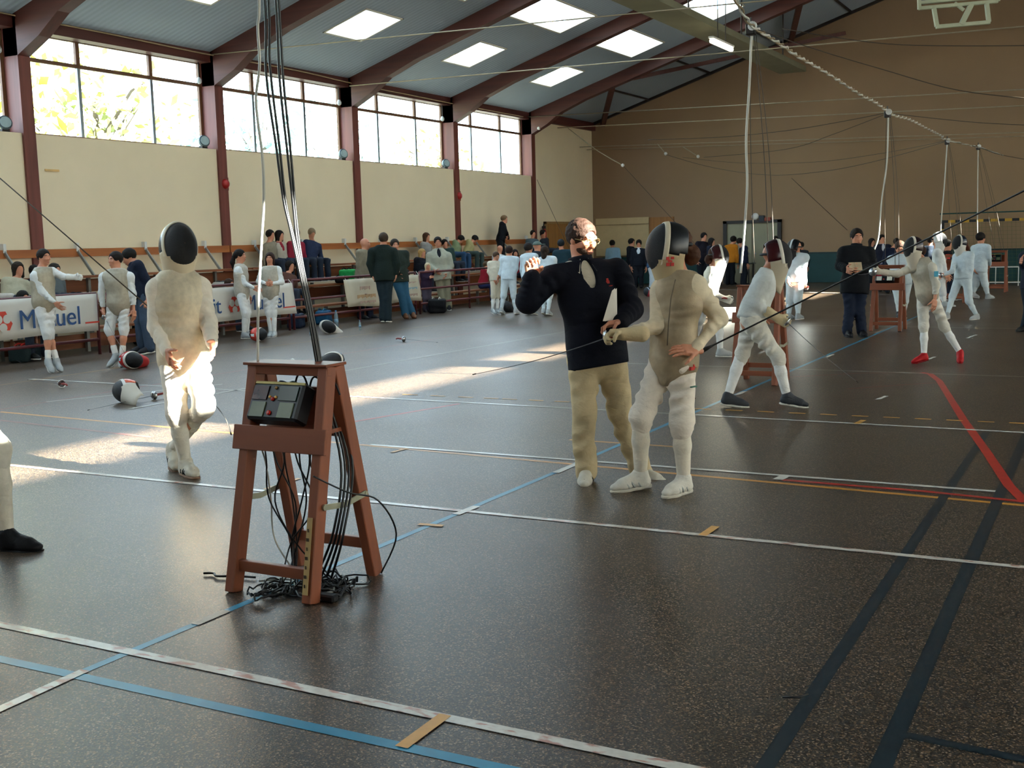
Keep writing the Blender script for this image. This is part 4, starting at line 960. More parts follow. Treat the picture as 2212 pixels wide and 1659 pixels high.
# paper in the referee's hand
pc = REF['wL']-CR*.055
pm = MB(); b0 = REF['wL']
P4 = [atD(1302, 694, depth(b0)-.06), atD(1330, 690, depth(b0)+.0), atD(1329, 622, depth(b0)+.02), atD(1322, 628, depth(b0)-.04)]
pm.prism(P4, CF*.002); pm.prism([p+CF*.012+CR*.012 for p in P4], CF*.002)
obj('paper_sheets', pm, mat('white_paper', '#eeeae0', .8, var=.03), label='folded white paper sheets held in the navy fleece man\'s hand', cat='paper')
# leg of a fencer at the picture's left edge
# ================================================================ bleachers, barriers, banners
M_bleach = wood_mat('bleacher_board', '#8f5430', '#734022', .5, axis=1, rough=.5)
M_rail = mat('maroon_tube', '#5c2226', .4, var=.08)
M_frame = mat('bleacher_steel', '#8b8f8a', .45, metal=.3)
for k in range(3, 8):
    ya, yb = COLY[k]-.02, COLY[k+1]-.04 if k < 8 else 39
    t = thing('bleacher', (-16.3, (ya+yb)/2, 0), 'tiered wooden bleacher with back rail '+('behind the pointing fencer', 'behind the ponytail girl', 'where the red scarf woman sits', 'where the blonde woman sits', 'under the man walking along the top bench')[k-3], 'bleacher', 'bleachers along the cream wall')
    ya += .02
    for X0, X1, z in ((-15.62, -15.28, .42), (-16.42, -16.06, .82), (-17.28, -16.84, 1.25)):
        for i in range(2): xa = X0+(X1-X0)*i/2; obj('seat_board', MB().box((xa+.006, ya, z-.04), (xa+(X1-X0)/2-.006, yb, z)), M_bleach, t)
    for X0, z0, z1 in ((-15.60, .06, .30), (-16.40, .50, .74), (-17.26, .94, 1.18)): obj('riser_board', MB().box((X0-.03, ya, z0), (X0, yb, z1)), M_bleach, t)
    for X0, X1, z in ((-16.04, -15.64, .40), (-16.82, -16.44, .80)): obj('foot_board', MB().box((X0, ya, z-.05), (X1, yb, z-.015)), M_bleach, t)
    obj('back_rail', MB().box((-17.50, ya, 1.60), (-17.46, yb, 1.75)), M_orangewood, t)
    for y in (ya+.8, ya+2.5, ya+4.2):
        br = MB(); br.bar((-17.48, y, 1.74), (-17.05, y, 1.22), .05, .03, up=(0, 1, 0)); obj('bracket', br, M_frame, t)
        obj('bracket_cap', MB().box((-17.53, y-.03, 1.70), (-17.44, y+.03, 1.86)), M_white, t)
        sp_ = MB(); sp_.box((-17.26, y-.03, 0), (-17.20, y+.03, 1.2)); obj('support', sp_, M_frame, t)
        obj('support', MB().box((-16.36, y-.03, 0), (-16.30, y+.03, .78)), M_frame, t); obj('support', MB().box((-15.56, y-.03, 0), (-15.50, y+.03, .38)), M_frame, t)
bx_ = -14.86
barrier_note = ('carrying the white banner by the two standing fencers', 'carrying the white banner behind the two girl fencers', 'carrying the creased cream banner', 'without banner beside the young fencers')
for i, (ya, yb) in enumerate(((8.5, 13.19), (13.42, 18.06), (18.20, 22.74), (22.92, 27.6))):
    t = thing('barrier', (bx_, (ya+yb)/2, 0), 'maroon tubular crowd barrier '+barrier_note[i], 'barrier')
    for z in (1.0, .60, .25): obj('rail', MB().tube([(bx_, ya, z), (bx_, yb, z)], .026, 8), M_rail, t, smooth=True)
    for y in (ya, (ya+yb)/2, yb): obj('post', MB().tube([(bx_, y, 0), (bx_, y, 1.0)], .026, 8), M_rail, t, smooth=True)
def banner(name, ya, yb, z0, z1, m, label, wav=.012, skew=0.0, tear=0):
    x = bx_+.05; n = 28; rows = 6; b = MB(); vs = []; fs = []
    for k in (0, 1):
        for j in range(rows+1):
            for i in range(n+1):
                u = i/n; v = j/rows; y = ya+(yb-ya)*u+skew*(v-.5)
                vs.append((x+wav*math.sin(u*17+v*2)*(.3+.7*abs(v-.5)*2)+wav*.8*math.sin(u*41)-.004*k, y, z0+(z1-z0)*v+wav*.9*math.sin(u*9+1)*(1-v)))
    st = (n+1)*(rows+1)
    for j in range(rows):
        for i in range(n): q = (j*(n+1)+i, j*(n+1)+i+1, (j+1)*(n+1)+i+1, (j+1)*(n+1)+i); fs += [q, tuple(a+st for a in q[::-1])]
    for i in range(n): fs += [(i, i+st, i+1+st, i+1), (rows*(n+1)+i, rows*(n+1)+i+1, rows*(n+1)+i+1+st, rows*(n+1)+i+st)]
    for j in range(rows): a = j*(n+1); c = a+n; fs += [(a, a+n+1, a+n+1+st, a+st), (c, c+st, c+n+1+st, c+n+1)]
    b.add(vs, fs); t = thing(name, (x, (ya+yb)/2, z0), label, 'banner'); obj('sheet', b, m, t, smooth=True)
    for u in (.02, .35, .65, .98):
        obj('tie', MB().tube([(x, ya+(yb-ya)*u, z1-.02), (bx_-.03, ya+(yb-ya)*u, 1.03)], .006, 5), M_white, t)
    return t
def text_mesh(txt, size, name, m, parent, org, yaxis, zaxis, bold=0.0):
    cu = bpy.data.curves.new('t', 'FONT'); cu.body = txt; cu.size = size; cu.extrude = .004; cu.offset = bold*size; cu.resolution_u = 4
    to = bpy.data.objects.new('t', cu); COL.objects.link(to); bpy.context.view_layer.update()
    me = bpy.data.meshes.new_from_object(to.evaluated_get(bpy.context.evaluated_depsgraph_get())); bpy.data.objects.remove(to)
    v = np.zeros(len(me.vertices)*3); me.vertices.foreach_get('co', v); v = v.reshape(-1, 3)
    ya, za = unit3(yaxis), unit3(zaxis); xa = np.cross(ya, za)
    P = V3(org)+v[:, :1]*ya+v[:, 1:2]*za+v[:, 2:3]*xa-rootloc(parent)
    me.vertices.foreach_set('co', P.ravel()); me.materials.clear(); me.materials.append(m); me.name = name; me.update()
    o = bpy.data.objects.new(name, me); COL.objects.link(o); o.parent = parent; return o, v[:, 0].max()
M_navyt = mat('navy_print', '#1f4b80', .5, var=.05); M_logo = mat('orange_red_print', '#d8402c', .5, var=.05)
M_bannerw = mat('white_banner_vinyl', '#dcd8ce', .4, var=.04, scale=2)
def logo(parent, c, r):
    """red hexagon-like emblem with three white balls and three points"""
    x = bx_+.085; b = MB()
    obj('emblem_base', MB().prism([(x, c[0]+r*rr*math.cos(math.radians(a)), c[1]+r*rr*math.sin(math.radians(a))) for a, rr in ((70, 1), (110, 1), (150, .72), (190, 1), (230, 1), (270, .72), (310, 1), (350, 1), (30, .72))], (.004, 0, 0)), M_logo, parent)
    for a0 in (30, 150, 270):
        a = math.radians(a0); obj('emblem_ball', MB().lathe((x+.003, c[0]+r*.50*math.cos(a), c[1]+r*.50*math.sin(a)), (1, 0, 0), [(r*.40, 0), (r*.40, .004)], 18), M_bannerw, parent)
b1 = banner('sponsor_banner', 9.6, 13.16, .40, 1.0, M_bannerw, 'white sponsor banner with red emblem and navy lettering beside the post end')
logo(b1, (11.33, .665), .17)
text_mesh('Mutuel', .42, 'lettering', M_navyt, b1, (bx_+.095, 11.60, .535), (0, 1, 0), (0, 0, 1)); text_mesh('Crédit', .42, 'lettering', M_navyt, b1, (bx_+.095, 9.85, .535), (0, 1, 0), (0, 0, 1))
obj('underline', MB().box((bx_+.09, 12.86, .53), (bx_+.097, 13.14, .555)), M_logo, b1)
b2 = banner('sponsor_banner', 14.45, 18.2, .34, .96, M_bannerw, 'white sponsor banner with navy lettering behind the two girl fencers', skew=-.12)
text_mesh('Crédit', .42, 'lettering', M_navyt, b2, (bx_+.095, 14.90, .49), (0, 1, 0), (0, 0, 1)); logo(b2, (16.38, .615), .17)
text_mesh('Mutuel', .42, 'lettering', M_navyt, b2, (bx_+.095, 16.66, .49), (0, 1, 0), (0, 0, 1))
obj('underline', MB().box((bx_+.09, 17.78, .47), (bx_+.097, 18.15, .495)), M_logo, b2)
b3 = banner('sponsor_banner', 19.9, 22.9, .33, .95, mat('cream_banner_vinyl', '#d9d0ba', .35, var=.05, scale=2), 'creased cream banner with faint orange and blue print', wav=.03, skew=-.16)
M_fo = mat('faint_orange_print', '#d2a878', .5); M_fb = mat('faint_blue_print', '#9cc4d4', .5); M_fp = mat('faint_pink_print', '#c9a89a', .5)
def pbar(y0, y1, z0, z1, m): 
    n = max(2, int((y1-y0)/.05))
    for i in range(n): obj('print', MB().box((bx_+.118, y0+(y1-y0)*i/n, z0+.012*((i*7) % 3)), (bx_+.124, y0+(y1-y0)*(i+.62)/n, z1)), m, b3)
pbar(20.35, 20.75, .70, .78, M_fp); pbar(20.25, 20.95, .52, .60, M_fo); pbar(20.35, 20.95, .40, .46, M_fp); pbar(22.3, 22.62, .76, .80, M_fp); pbar(22.28, 22.65, .62, .67, M_fb); pbar(22.3, 22.66, .46, .52, M_fp)

# ================================================================ scoring stands
M_stand = wood_mat('mahogany_varnish', '#96553a', '#74402a', .6, axis=2, rough=.4)
M_standx = wood_mat('mahogany_varnish_cross', '#96553a', '#74402a', .6, axis=0, rough=.4)
def scoring_stand(cx, cy, label, lamp=None, machine_label=None, flip=False, hgt=1.09):
    """A-frame trestle: front frame (camera side) carries the apparatus, rear frame hinged at the top"""
    t = thing('scoring_stand', (cx, cy+.25, 0), label, 'stand', None)
    w = .235; fy, ry, ty = cy, cy+.52, cy+.235
    def fpt(x, z, dy=0): return np.array([cx+x, fy+(ty-fy)*z/hgt+dy, z])
    def rpt(x, z, dy=0): return np.array([cx+x, ry+(ty+.06-ry)*z/hgt+dy, z])
    for sx in (-1, 1):
        b = MB(); a, c = fpt(sx*w, 0), fpt(sx*(w-.02), hgt); b.bar(a, c, .055, .075, up=(0, 1, 0)); obj('leg', b, M_stand, t, bevel=.004)
        b = MB(); a, c = rpt(sx*w, 0), rpt(sx*(w-.02), hgt); b.bar(a, c, .055, .075, up=(0, 1, 0)); obj('leg', b, M_stand, t, bevel=.004)
        m0, m1 = fpt(sx*(w+.03), .44), rpt(sx*(w+.03), .44); mid = (m0+m1)/2+[0, 0, -.02]
        b = MB(); b.bar(m0, mid, .006, .028); b.bar(mid, m1, .006, .028); b.lathe(m0-[.004, 0, 0], (1, 0, 0), [(.012, 0), (.012, .010)], 8); b.lathe(m1-[.004, 0, 0], (1, 0, 0), [(.012, 0), (.012, .010)], 8)
        obj('stay', b, mat('galvanised_stay', '#a7a891', .4, metal=.5), t)
    obj('rung', MB().bar(fpt(-w+.02, .13), fpt(w-.02, .13), .03, .055), M_standx, t, bevel=.003)
    obj('rung', MB().bar(rpt(-w+.02, .17), rpt(w-.02, .17), .03, .055), M_standx, t, bevel=.003)
    obj('top_rail', MB().bar(fpt(-w-.01, hgt-.02, -.02), fpt(w+.01, hgt-.02, -.02), .03, .05), M_standx, t, bevel=.003)
    obj('top_board', MB().box((cx-w-.02, ty-.06, hgt), (cx+w+.02, ty+.10, hgt+.014)), M_standx, t, bevel=.003)
    ap = fpt(0, .745, -.045); obj('apron_board', MB().obox(ap, (1, 0, 0), unit3([0, ty-fy, hgt]), unit3([0, -hgt, ty-fy]), w+.045, .06, .011), M_standx, t, bevel=.003)
    obj('shelf', MB().box((cx-w+.02, fy+.17, .765), (cx+w-.02, ry-.12, .785)), M_standx, t)
    bk = rpt(0, .86, -.03); obj('back_board', MB().obox(bk, (1, 0, 0), unit3([0, ty+.06-ry, hgt]), unit3([0, hgt, -(ty+.06-ry)]), w-.03, .125, .008), M_standx, t)
    return t, fpt, rpt, w
def scoring_box(t, fpt, w, label, lit=False):
    c = fpt(-.045, .905, .00); a = thing('scoring_apparatus', c, label, 'apparatus')
    tilt = math.radians(28); X_ = np.array([1., 0, 0]); U_ = np.array([0, math.sin(tilt), math.cos(tilt)]); N_ = np.cross(X_, U_)
    cs = obj('casing', MB().obox(c, X_, U_, N_, .155, .098, .05), mat('apparatus_black', '#0c1016', .35, var=.1), a, bevel=.012)
    f = c+N_*.052
    def pl(nm, x, y, hx, hy, m, th=.004): return obj(nm, MB().obox(f+X_*x+U_*y, X_, U_, N_, hx, hy, th), m, a)
    pl('top_strip', .01, .086, .150, .006, mat('brass_strip', '#9a8a52', .4, metal=.4))
    pl('red_lamp', -.095, .035, .045, .036, mat('lamp_red_off', '#3c0a16', .2) if not lit else mat('lamp_red_on', '#c01830', .3)); pl('green_lamp', .075, .035, .055, .036, mat('lamp_green_off', '#06251f', .2) if not lit else mat('lamp_green_on', '#0d7a4a', .3))
    for x in (-.088, .082): pl('white_lamp', x, -.050, .042, .038, mat('lamp_white_off', '#5f6a50', .25) if not lit else mat('lamp_white_on', '#d8dcd0', .3))
    for x, y, r, m in ((-.012, .004, .010, '#b02018'), (-.030, .014, .007, '#c9a048'), (.006, .014, .007, '#c9a048'), (-.012, -.066, .012, '#c01e18'), (-.008, .062, .008, '#8a6a3a')):
        obj('button', MB().lathe(f+X_*x+U_*y, N_, [(r, 0), (r, .006), (r*.6, .009)], 12), mat('button_'+m[1:], m, .3), a)
    for k in range(2): obj('knob', MB().lathe(c+X_*(-.04+.07*k)+U_*.098-N_*.02, U_, [(.022, 0), (.026, .012), (.02, .022)], 12), mat('knob_%d' % k, ('#1a2a4a', '#0f3a34')[k], .4), a, smooth=True)
    return a
t, fpt, rpt, w = scoring_stand(-3.535, 4.06, 'varnished wooden A-frame stand with scoring box and tangled cables, sunlit floor behind')
scoring_box(t, fpt, w, 'black scoring apparatus with dark lamps on the cable-draped wooden stand')
# masking tape with marks on the front right leg
b = MB(); tb = [fpt(w-.004, .05, -.045), fpt(w-.012, .40, -.045)]; b.bar(tb[0], tb[1], .030, .003, up=(0, 1, 0)); tp = obj('masking_tape', b, mat('cream_masking_tape', '#b59a64', .6), t)
for i in range(7): z = .09+.042*i; obj('ink_mark', MB().obox(fpt(w-.008-.001*i, z, -.0485), (1, 0, 0), (0, 0, 1), (0, 1, 0), .004+.004*(i % 2), .008, .0008), mat('ink_dark', '#4a3f2c', .7), tp)
stand_near = (fpt, rpt, w)
stand_info = []
for (px, py, lab, mlab, lit) in ((1628, 832, 'wooden A-frame scoring stand behind the striding fencer', None, False), (1912, 716, 'wooden A-frame scoring stand beside the dark coated man', 'lit white and red scoring box beside the dark coated man', True), (2058, 655, 'wooden A-frame scoring stand half hidden behind fencers near the goal', None, False), (2150, 632, 'dark wooden A-frame scoring stand by the teal padding', 'dark scoring box on the stand by the teal padding', False)):
    g = G(px, py); tt, fp, rp, ww = scoring_stand(g[0]+.0, g[1], lab)
    if mlab: scoring_box(tt, fp, ww, mlab, lit)
    stand_info.append((tt, fp, rp, g))

# ================================================================ cables
M_wcable = mat('white_cable', '#c9c8be', .45, var=.05); M_bcable = mat('black_cable', '#0d0f13', .4, var=.08); M_wire = mat('grey_wire', '#a89c84', .5, metal=.2); M_darkwire = mat('dark_wire', '#4a4034', .6)
def smoothpts(P, n=6):
    P = [V3(p) for p in P]; out = []
    for i in range(len(P)-1):
        p0, p1, p2, p3 = P[max(i-1, 0)], P[i], P[i+1], P[min(i+2, len(P)-1)]
        for k in range(n):
            u = k/n; out.append(.5*((2*p1)+(-p0+p2)*u+(2*p0-5*p1+4*p2-p3)*u*u+(-p0+3*p1-3*p2+p3)*u**3))
    return out+[P[-1]]
def cable(pts, r, m, label, cat='cable', group=None, name='cable', parent=None, n=6, sides=6):
    o = obj(name, MB().tube(smoothpts(pts, n), r, sides), m, parent, smooth=True, label=label, cat=cat, group=group); return o
YN = 4.30
pts = [(560, 0), (557, 60), (561, 140), (553, 210), (558, 270), (567, 340), (570, 430), (565, 520), (558, 660), (557, 788)]
P = [atY(x, y, YN+.0) for x, y in pts]; P = [P[0]+[0, 0, 1.05], P[0]+[.01, 0, .5]]+P
cable(P, .0065, M_wcable, 'white cable dropping alone from above onto the cable-draped stand', name='hanging_cable')
blk = [[(572, 0), (575, 160), (597, 320), (612, 430), (628, 500), (660, 650), (684, 786)], [(580, 0), (583, 140), (604, 320), (618, 440), (636, 520), (668, 670), (689, 787)],
       [(596, 0), (604, 170), (622, 340), (634, 450), (643, 530), (672, 680), (692, 788)], [(602, 0), (612, 170), (628, 330), (640, 470), (652, 560), (678, 690), (695, 788)]]
for i, pp in enumerate(blk):
    P = [atY(x, y, YN+.05+.012*i) for x, y in pp]; P = [P[0]+[-.02, 0, 1.05]]+P
    P += [P[-1]+[.02, 0, -.10], V3([-3.535+.25, 4.32+.03*i, .62]), V3([-3.535+.24+.02*i, 4.25, .30]), V3([-3.45+.03*i, 4.30, .05])]
    cable(P, .0062, M_bcable, 'black cable of the bundle dropping onto the cable-draped stand', group='black cable bundle at the cable-draped stand', name='hanging_cable')
rs = np.random.RandomState(3)
for i in range(9):   # loops hanging inside the stand
    x0 = -3.72+.045*i; P = [(x0, 4.22, .76), (x0+.02*rs.randn(), 4.24, .62), (x0+.05*rs.randn(), 4.28+.03*rs.randn(), .42), (-3.55+.08*rs.randn(), 4.30, .20), (-3.48+.10*rs.randn(), 4.28+.05*rs.randn(), .02)]
    cable(P, .0042, M_wcable if i in (0,) else M_bcable, '%s lead hanging under the scoring box with dark lamps' % ('white' if i == 0 else 'thin black'), group='leads under the cable-draped stand', name='hanging_lead')
for i in range(3):
    P = [(-3.56+.09*i, 4.33, .95), (-3.53+.09*i, 4.33, 1.035-.01*i), (-3.49+.09*i, 4.33, 1.03-.01*i), (-3.46+.09*i, 4.33, .95)]; cable(P, .005, M_bcable, 'small black cable loop behind the scoring box with dark lamps', group='loops behind the scoring box', name='cable_loop')
cable([(-3.28, 4.10, .60), (-3.20, 4.25, .50), (-3.17, 4.45, .42), (-3.16, 4.58, .22), (-3.24, 4.55, .02)], .0045, M_bcable, 'black lead looping out past a rear leg of the cable-draped stand', name='hanging_lead')
heap = MB()
for k in range(16):
    c = np.array([-3.42+.16*rs.rand(), 4.16+.22*rs.rand(), 0]); a, b_ = .05+.10*rs.rand(), .04+.05*rs.rand(); ph = rs.rand()*6.28; rot_ = rs.rand()*3
    L_ = [c+[a*math.cos(q+ph)*math.cos(rot_)-b_*math.sin(q+ph)*math.sin(rot_), a*math.cos(q+ph)*math.sin(rot_)+b_*math.sin(q+ph)*math.cos(rot_), .008+.05*rs.rand()*(1+math.sin(q*2))/2] for q in np.linspace(0, 6.0, 20)]
    heap.tube(L_, .0048, 5)
for k in range(9):
    c = np.array([-3.62+.12*rs.rand(), 4.02+.20*rs.rand(), 0]); a, b_ = .05+.10*rs.rand(), .03+.05*rs.rand(); rot_ = rs.rand()*3
    L_ = [c+[a*math.cos(q)*math.cos(rot_)-b_*math.sin(q)*math.sin(rot_), a*math.cos(q)*math.sin(rot_)+b_*math.sin(q)*math.cos(rot_), .008+.03*rs.rand()] for q in np.linspace(0, 6.0, 20)]
    heap.tube(L_, .0045, 5)
obj('cable_heap', heap, M_bcable, smooth=True, kind='stuff', label='tangled heap of black cables on the floor under the cable-draped stand', cat='cable')
wc = MB(); wc.tube(smoothpts([(-3.75, 4.22, .01), (-3.62, 4.30, .012), (-3.5, 4.22, .012), (-3.38, 4.30, .015), (-3.30, 4.22, .01), (-3.42, 4.14, .01), (-3.6, 4.16, .01)]), .006, 6); obj('extension_cord', wc, M_wcable, smooth=True, label='white cord curled on the floor under the cable-draped stand', cat='cable')
obj('plug_socket', MB().box((-3.33, 4.10, 0), (-3.20, 4.15, .035)), M_black, label='black plug block on the floor beside the cable-draped stand', cat='plug', bevel=.008)
g0 = G(440, 1243); cable([g0+[0, 0, .012], g0+[.05, .02, .012], g0+[.10, -.01, .012], g0+[.2, .03, .012], g0+[.3, .05, .012]], .006, M_bcable, 'short black cord end lying a hand away from the cable-draped stand', name='cord_end')
obj('body_wire_clip', MB().tube([G(1690, 1506, .01), G(1725, 1507, .012), G(1745, 1499, .01)], .004, 5), M_bcable, smooth=True, label='bent black wire scrap lying beside the dark floor line', cat='wire')
# twisted overhead cable along the row of stands
XT = -3.6
tp = [(1560, -45), (1590, 0), (1612, 40), (1625, 55), (1650, 72), (1700, 104), (1722, 120), (1790, 160), (1860, 205), (1890, 220), (1917, 240), (1936, 250), (1965, 258), (2000, 276), (2035, 294), (2046, 302)]
P = [atX(x, y, XT) for x, y in tp]; P = [V3([XT, 4.3, 3.86]), V3([XT, 8, 3.72])]+P+[V3([-3.55, 34, 3.86]), V3([-3.5, Y1, 3.95])]
S = smoothpts(P, 14); tw = MB(); tw2 = MB()
A_, B_ = [], []
acc = 0
for i, p in enumerate(S):
    if i: acc += np.linalg.norm(p-S[i-1])
    o_ = np.array([math.cos(acc*16), 0, math.sin(acc*16)])*.016; A_.append(p+o_); B_.append(p-o_)
t = thing('overhead_cable', (XT, 15, 3.7), 'twisted white overhead cable strung along above the scoring stands', 'cable')
obj('strand', MB().tube(A_, .013, 5), M_wcable, t, smooth=True); obj('strand', MB().tube(B_, .011, 5), mat('tan_cable', '#8c7a5c', .5), t, smooth=True)
nodes = [(1622, 62, stand_info[0]), (1917, 245, stand_info[1]), (2046, 306, stand_info[2]), (2113, 318, stand_info[3])]
drops = [[(1624, 78), (1622, 110), (1619, 180), (1612, 300), (1614, 400), (1608, 500), (1600, 590)], [(1919, 250), (1916, 350), (1905, 430), (1898, 510), (1888, 545), (1889, 588)], [(2046, 312), (2040, 400), (2032, 500), (2036, 560)], [(2113, 322), (2112, 420), (2112, 505), (2120, 540)]]
onames = ('the striding fencer', 'the dark coated man', 'the sunlit masked fencer', 'the teal padding')
for (px, py, si), dr, nm in zip(nodes, drops, onames):
    g = si[3]; yy = g[1]+.25; p = atY(px, py, yy)
    t = thing('pulley_block', p, 'small dark pulley block on the overhead cable above '+nm, 'pulley')
    obj('body', MB().box(p+[-.05, -.05, -.07], p+[.05, .05, .05]), M_dark, t, bevel=.01); obj('wheel', MB().lathe(p+[.03, -.06, .02], (0, 1, 0), [(.05, 0), (.05, .03)], 12), M_white, t)
    obj('hook', MB().tube([p+[0, 0, .05], p+[0, 0, .12]], .012, 5), M_dark, t)
    cable([atY(x, y, yy) for x, y in dr], .014 if nm[4] == 's' else .013, M_wcable, 'thick white cable dropping to the stand by '+nm, name='hanging_cable')
    for q, dx in ((.0045, -.06), (.005, .10), (.0045, .16)):
        top_ = p+[dx*.3, .02, -.05]; bot = V3([g[0]+dx, yy+.02, 1.1]); cable([top_, (top_+bot)/2+[dx*.3, 0, 0], bot], q, M_darkwire, 'thin dark cable hanging beside the white one by '+nm, group='thin hanging cables by '+nm, name='hanging_cable')
# tension wires across the hall
def crosswire(a, b, Y, r, lab, m=M_wire):
    A, B = atY(*a, Y), atY(*b, Y); d = unit3(B-A); e = A-d*((A[0]-(XL+.06))/d[0]) if True else A; f_ = A+d*((XR-.02-A[0])/d[0])
    return obj('tension_wire', MB().tube([e, A, B, f_], r, 5), m, label=lab, cat='wire', smooth=True)
crosswire((452, 118), (1440, 22), COLY[5]-.2, .012, 'pale tension wire strung across from the second window post')
crosswire((774, 184), (2212, 57), COLY[6]-.2, .014, 'pale tension wire strung across from the third window post')
crosswire((1132, 253), (2212, 193), COLY[8]-.2, .016, 'pale tension wire strung across from the last window post')
crosswire((1227, 275), (2212, 228), 36.2, .016, 'pale tension wire strung across just beyond the last post')
crosswire((1422, 312), (2212, 286), 38.0, .012, 'thin pale wire strung low across before the end wall'); crosswire((1475, 317), (2212, 294), 38.6, .010, 'thinnest pale wire strung low across before the end wall')
ew = [atX(x, y, XL+.07) for x, y in ((-120, 0), (0, 27), (230, 72), (452, 118), (640, 152), (770, 182), (900, 208), (985, 225), (1130, 252))]; cable(ew, .014, mat('tan_rope', '#a08a6a', .7), 'tan rope running along the eave above the windows', cat='rope', name='eave_rope')
# ropes with ball ends
for i, (pts, Y) in enumerate((([(1150, 262), (1156, 270), (1164, 277)], COLY[8]-.1), ([(1227, 277), (1290, 325), (1345, 357)], 36.2), ([(1420, 311), (1438, 332)], 38.0), ([(1475, 317), (1508, 338)], 38.6))):
    t = thing('rope_pull', atY(*pts[-1], Y), 'pale rope pull ending in a small white ball, hung from the %s wire' % ('last post', 'beyond post', 'low end', 'thinnest end')[i], 'rope')
    obj('rope', MB().tube(smoothpts([atY(*q, Y) for q in pts], 4), .016, 5), M_wire, t, smooth=True); e = atY(*pts[-1], Y)
    obj('ball', MB().lathe(e-[0, 0, .06], (0, 0, 1), [(.01, 0), (.045, .02), (.06, .06), (.045, .10), (.01, .12)], 10), M_white, t, smooth=True)
def sag(pts, Y, r, lab, m=M_darkwire):
    Ys = np.linspace(Y[0], Y[1], len(pts)) if hasattr(Y, '__len__') else [Y]*len(pts)
    return cable([atY(x, y, yy) for (x, y), yy in zip(pts, Ys)], r, m, lab, name='sagging_cable')
sag([(1400, 302), (1560, 296), (1700, 282), (1800, 266), (1915, 244)], 20.2, .006, 'dark cable sagging toward the corner from the pulley above the dark coated man')
sag([(1520, 340), (1700, 322), (1800, 290), (1915, 246)], 20.2, .005, 'lower dark cable sagging toward the corner from the pulley above the dark coated man')
sag([(1438, 334), (1540, 362), (1660, 378), (1780, 370), (1900, 346), (2046, 305)], (38.0, 30.96), .008, 'dark cable sagging in a long bow before the end wall')
sag([(1475, 340), (1600, 352), (1760, 350), (1900, 332), (2046, 304)], (38.6, 30.96), .007, 'upper dark cable sagging in a bow before the end wall')
sag([(1690, 62), (1800, 80), (1920, 95), (2060, 99), (2260, 98)], 12.4, .005, 'black cable running toward the hoop frame from the pulley above the striding fencer')
sag([(1630, 62), (1760, 106), (1900, 148), (2070, 195), (2260, 216)], 12.4, .005, 'lower black cable running toward the hoop frame from the pulley above the striding fencer')
sag([(1930, 246), (2040, 258), (2130, 266), (2260, 272)], 20.2, .006, 'dark cable running toward the hoop frame from the pulley above the dark coated man')
sag([(2046, 305), (2113, 318), (2160, 334), (2260, 352)], 31.5, .008, 'dark cable running past the goal')
# fencers' reel wires
d0 = depth(RF['wL'])+.22
a = atD(1512, 760, d0); bdir = unit3(atY(2212, 412, a[1])-a); far = a+bdir*min((XR-.05-a[0])/bdir[0], max(k for k in np.linspace(1, 16, 300) if (a+bdir*k)[2] < ceil_z((a+bdir*k)[0])-.03))
t = thing('reel_cable', a, 'black reel cable running from the hand on hip fencer up to the roof', 'cable')
obj('wire', MB().tube([a, far], .0062, 6), M_bcable, t, smooth=True)
obj('plug', MB().tube([a+bdir*.10, a+bdir*.05, a, a-bdir*.025], [.006, .014, .017, .010], 8), M_black, t, smooth=True)
cable([a-bdir*.02, atD(1492, 800, d0-.02), atD(1488, 830, d0-.04), atD(1502, 862, d0-.05)], .0035, mat('red_black_lead', '#5a1a20', .5), 'short red and black lead hanging from the plug on the fencer\'s hip', name='body_lead')
lp = atD(352, 690, depth(LF['pel'])+.25); q1 = atY(0, 385, lp[1]); dd = unit3(q1-lp); fl = lp+dd*((XL+.05-lp[0])/dd[0])
cable([lp, fl], .005, M_darkwire, 'thin reel wire running from the masked fencer\'s back up to the windowed wall', name='reel_cable')
g1 = G(505, 930); cable([atD(468, 878, depth(LF['aR'])), atD(488, 905, depth(LF['aR'])-.4), V3([-3.72, 4.05, .78])], .004, M_bcable, 'thin wire between the masked fencer and the cable-draped stand', name='body_wire')
for a_, b_, Y, lab in (((1560, 590), (1345, 357), 36.2, 'from the longest rope pull'), ((1830, 497), (1710, 385), Y1-.02, 'toward the dark coated man')):
    A, B = atY(*a_, Y), atY(*b_, Y); obj('thin_wire', MB().tube([A, B], .008, 4), M_darkwire, label='thin dark wire slanting down before the end wall '+lab, cat='wire')

obj('thin_wire', MB().tube([atX(1160, 388, XL+.02), atX(1240, 560, -16.6)], .008, 4), M_darkwire, label='thin dark wire slanting down across the last wall bay', cat='wire')
# ================================================================ things on the floor
def lying_mask(px, py, yaw, label, roll=0., pitch=0., s=1.0, z=.13, **kw):
    g = G(px, py); c = g+[0, 0, z]; t = thing('fencing_mask', g, label, 'mask'); F = facing(yaw); U = UP
    ax = np.cross(F, U); F, U = rotv(F, ax, math.radians(pitch)), rotv(U, ax, math.radians(pitch)); U = rotv(U, F, math.radians(roll))
    make_mask(c, F, U, s, t, name='wire_front', nu=32, nv=24, **kw)
    return t
lying_mask(280, 797, 70, 'red and black fencing mask on the floor by the fencer\'s bare calves', roll=80, side='#b01a18', trim='#dcd6cc', bib='#b01a18')
lying_mask(278, 868, -50, 'dark fencing mask with orange panel and pale bib lying with a foil', roll=70, side='#d8552a', trim='#d8d4cc', bib='#c9c4b6')
lying_mask(556, 738, 90, 'red and white fencing mask lying at the girl fencers\' feet', roll=90, side='#c83a2c', trim='#e2ddd4', bib='#c8362a')
lying_mask(706, 720, 40, 'white fencing mask with dark mesh lying beside a water bottle', roll=60, side='#dcd8d0', trim='#dcd8d0', bib='#dcd8d0')
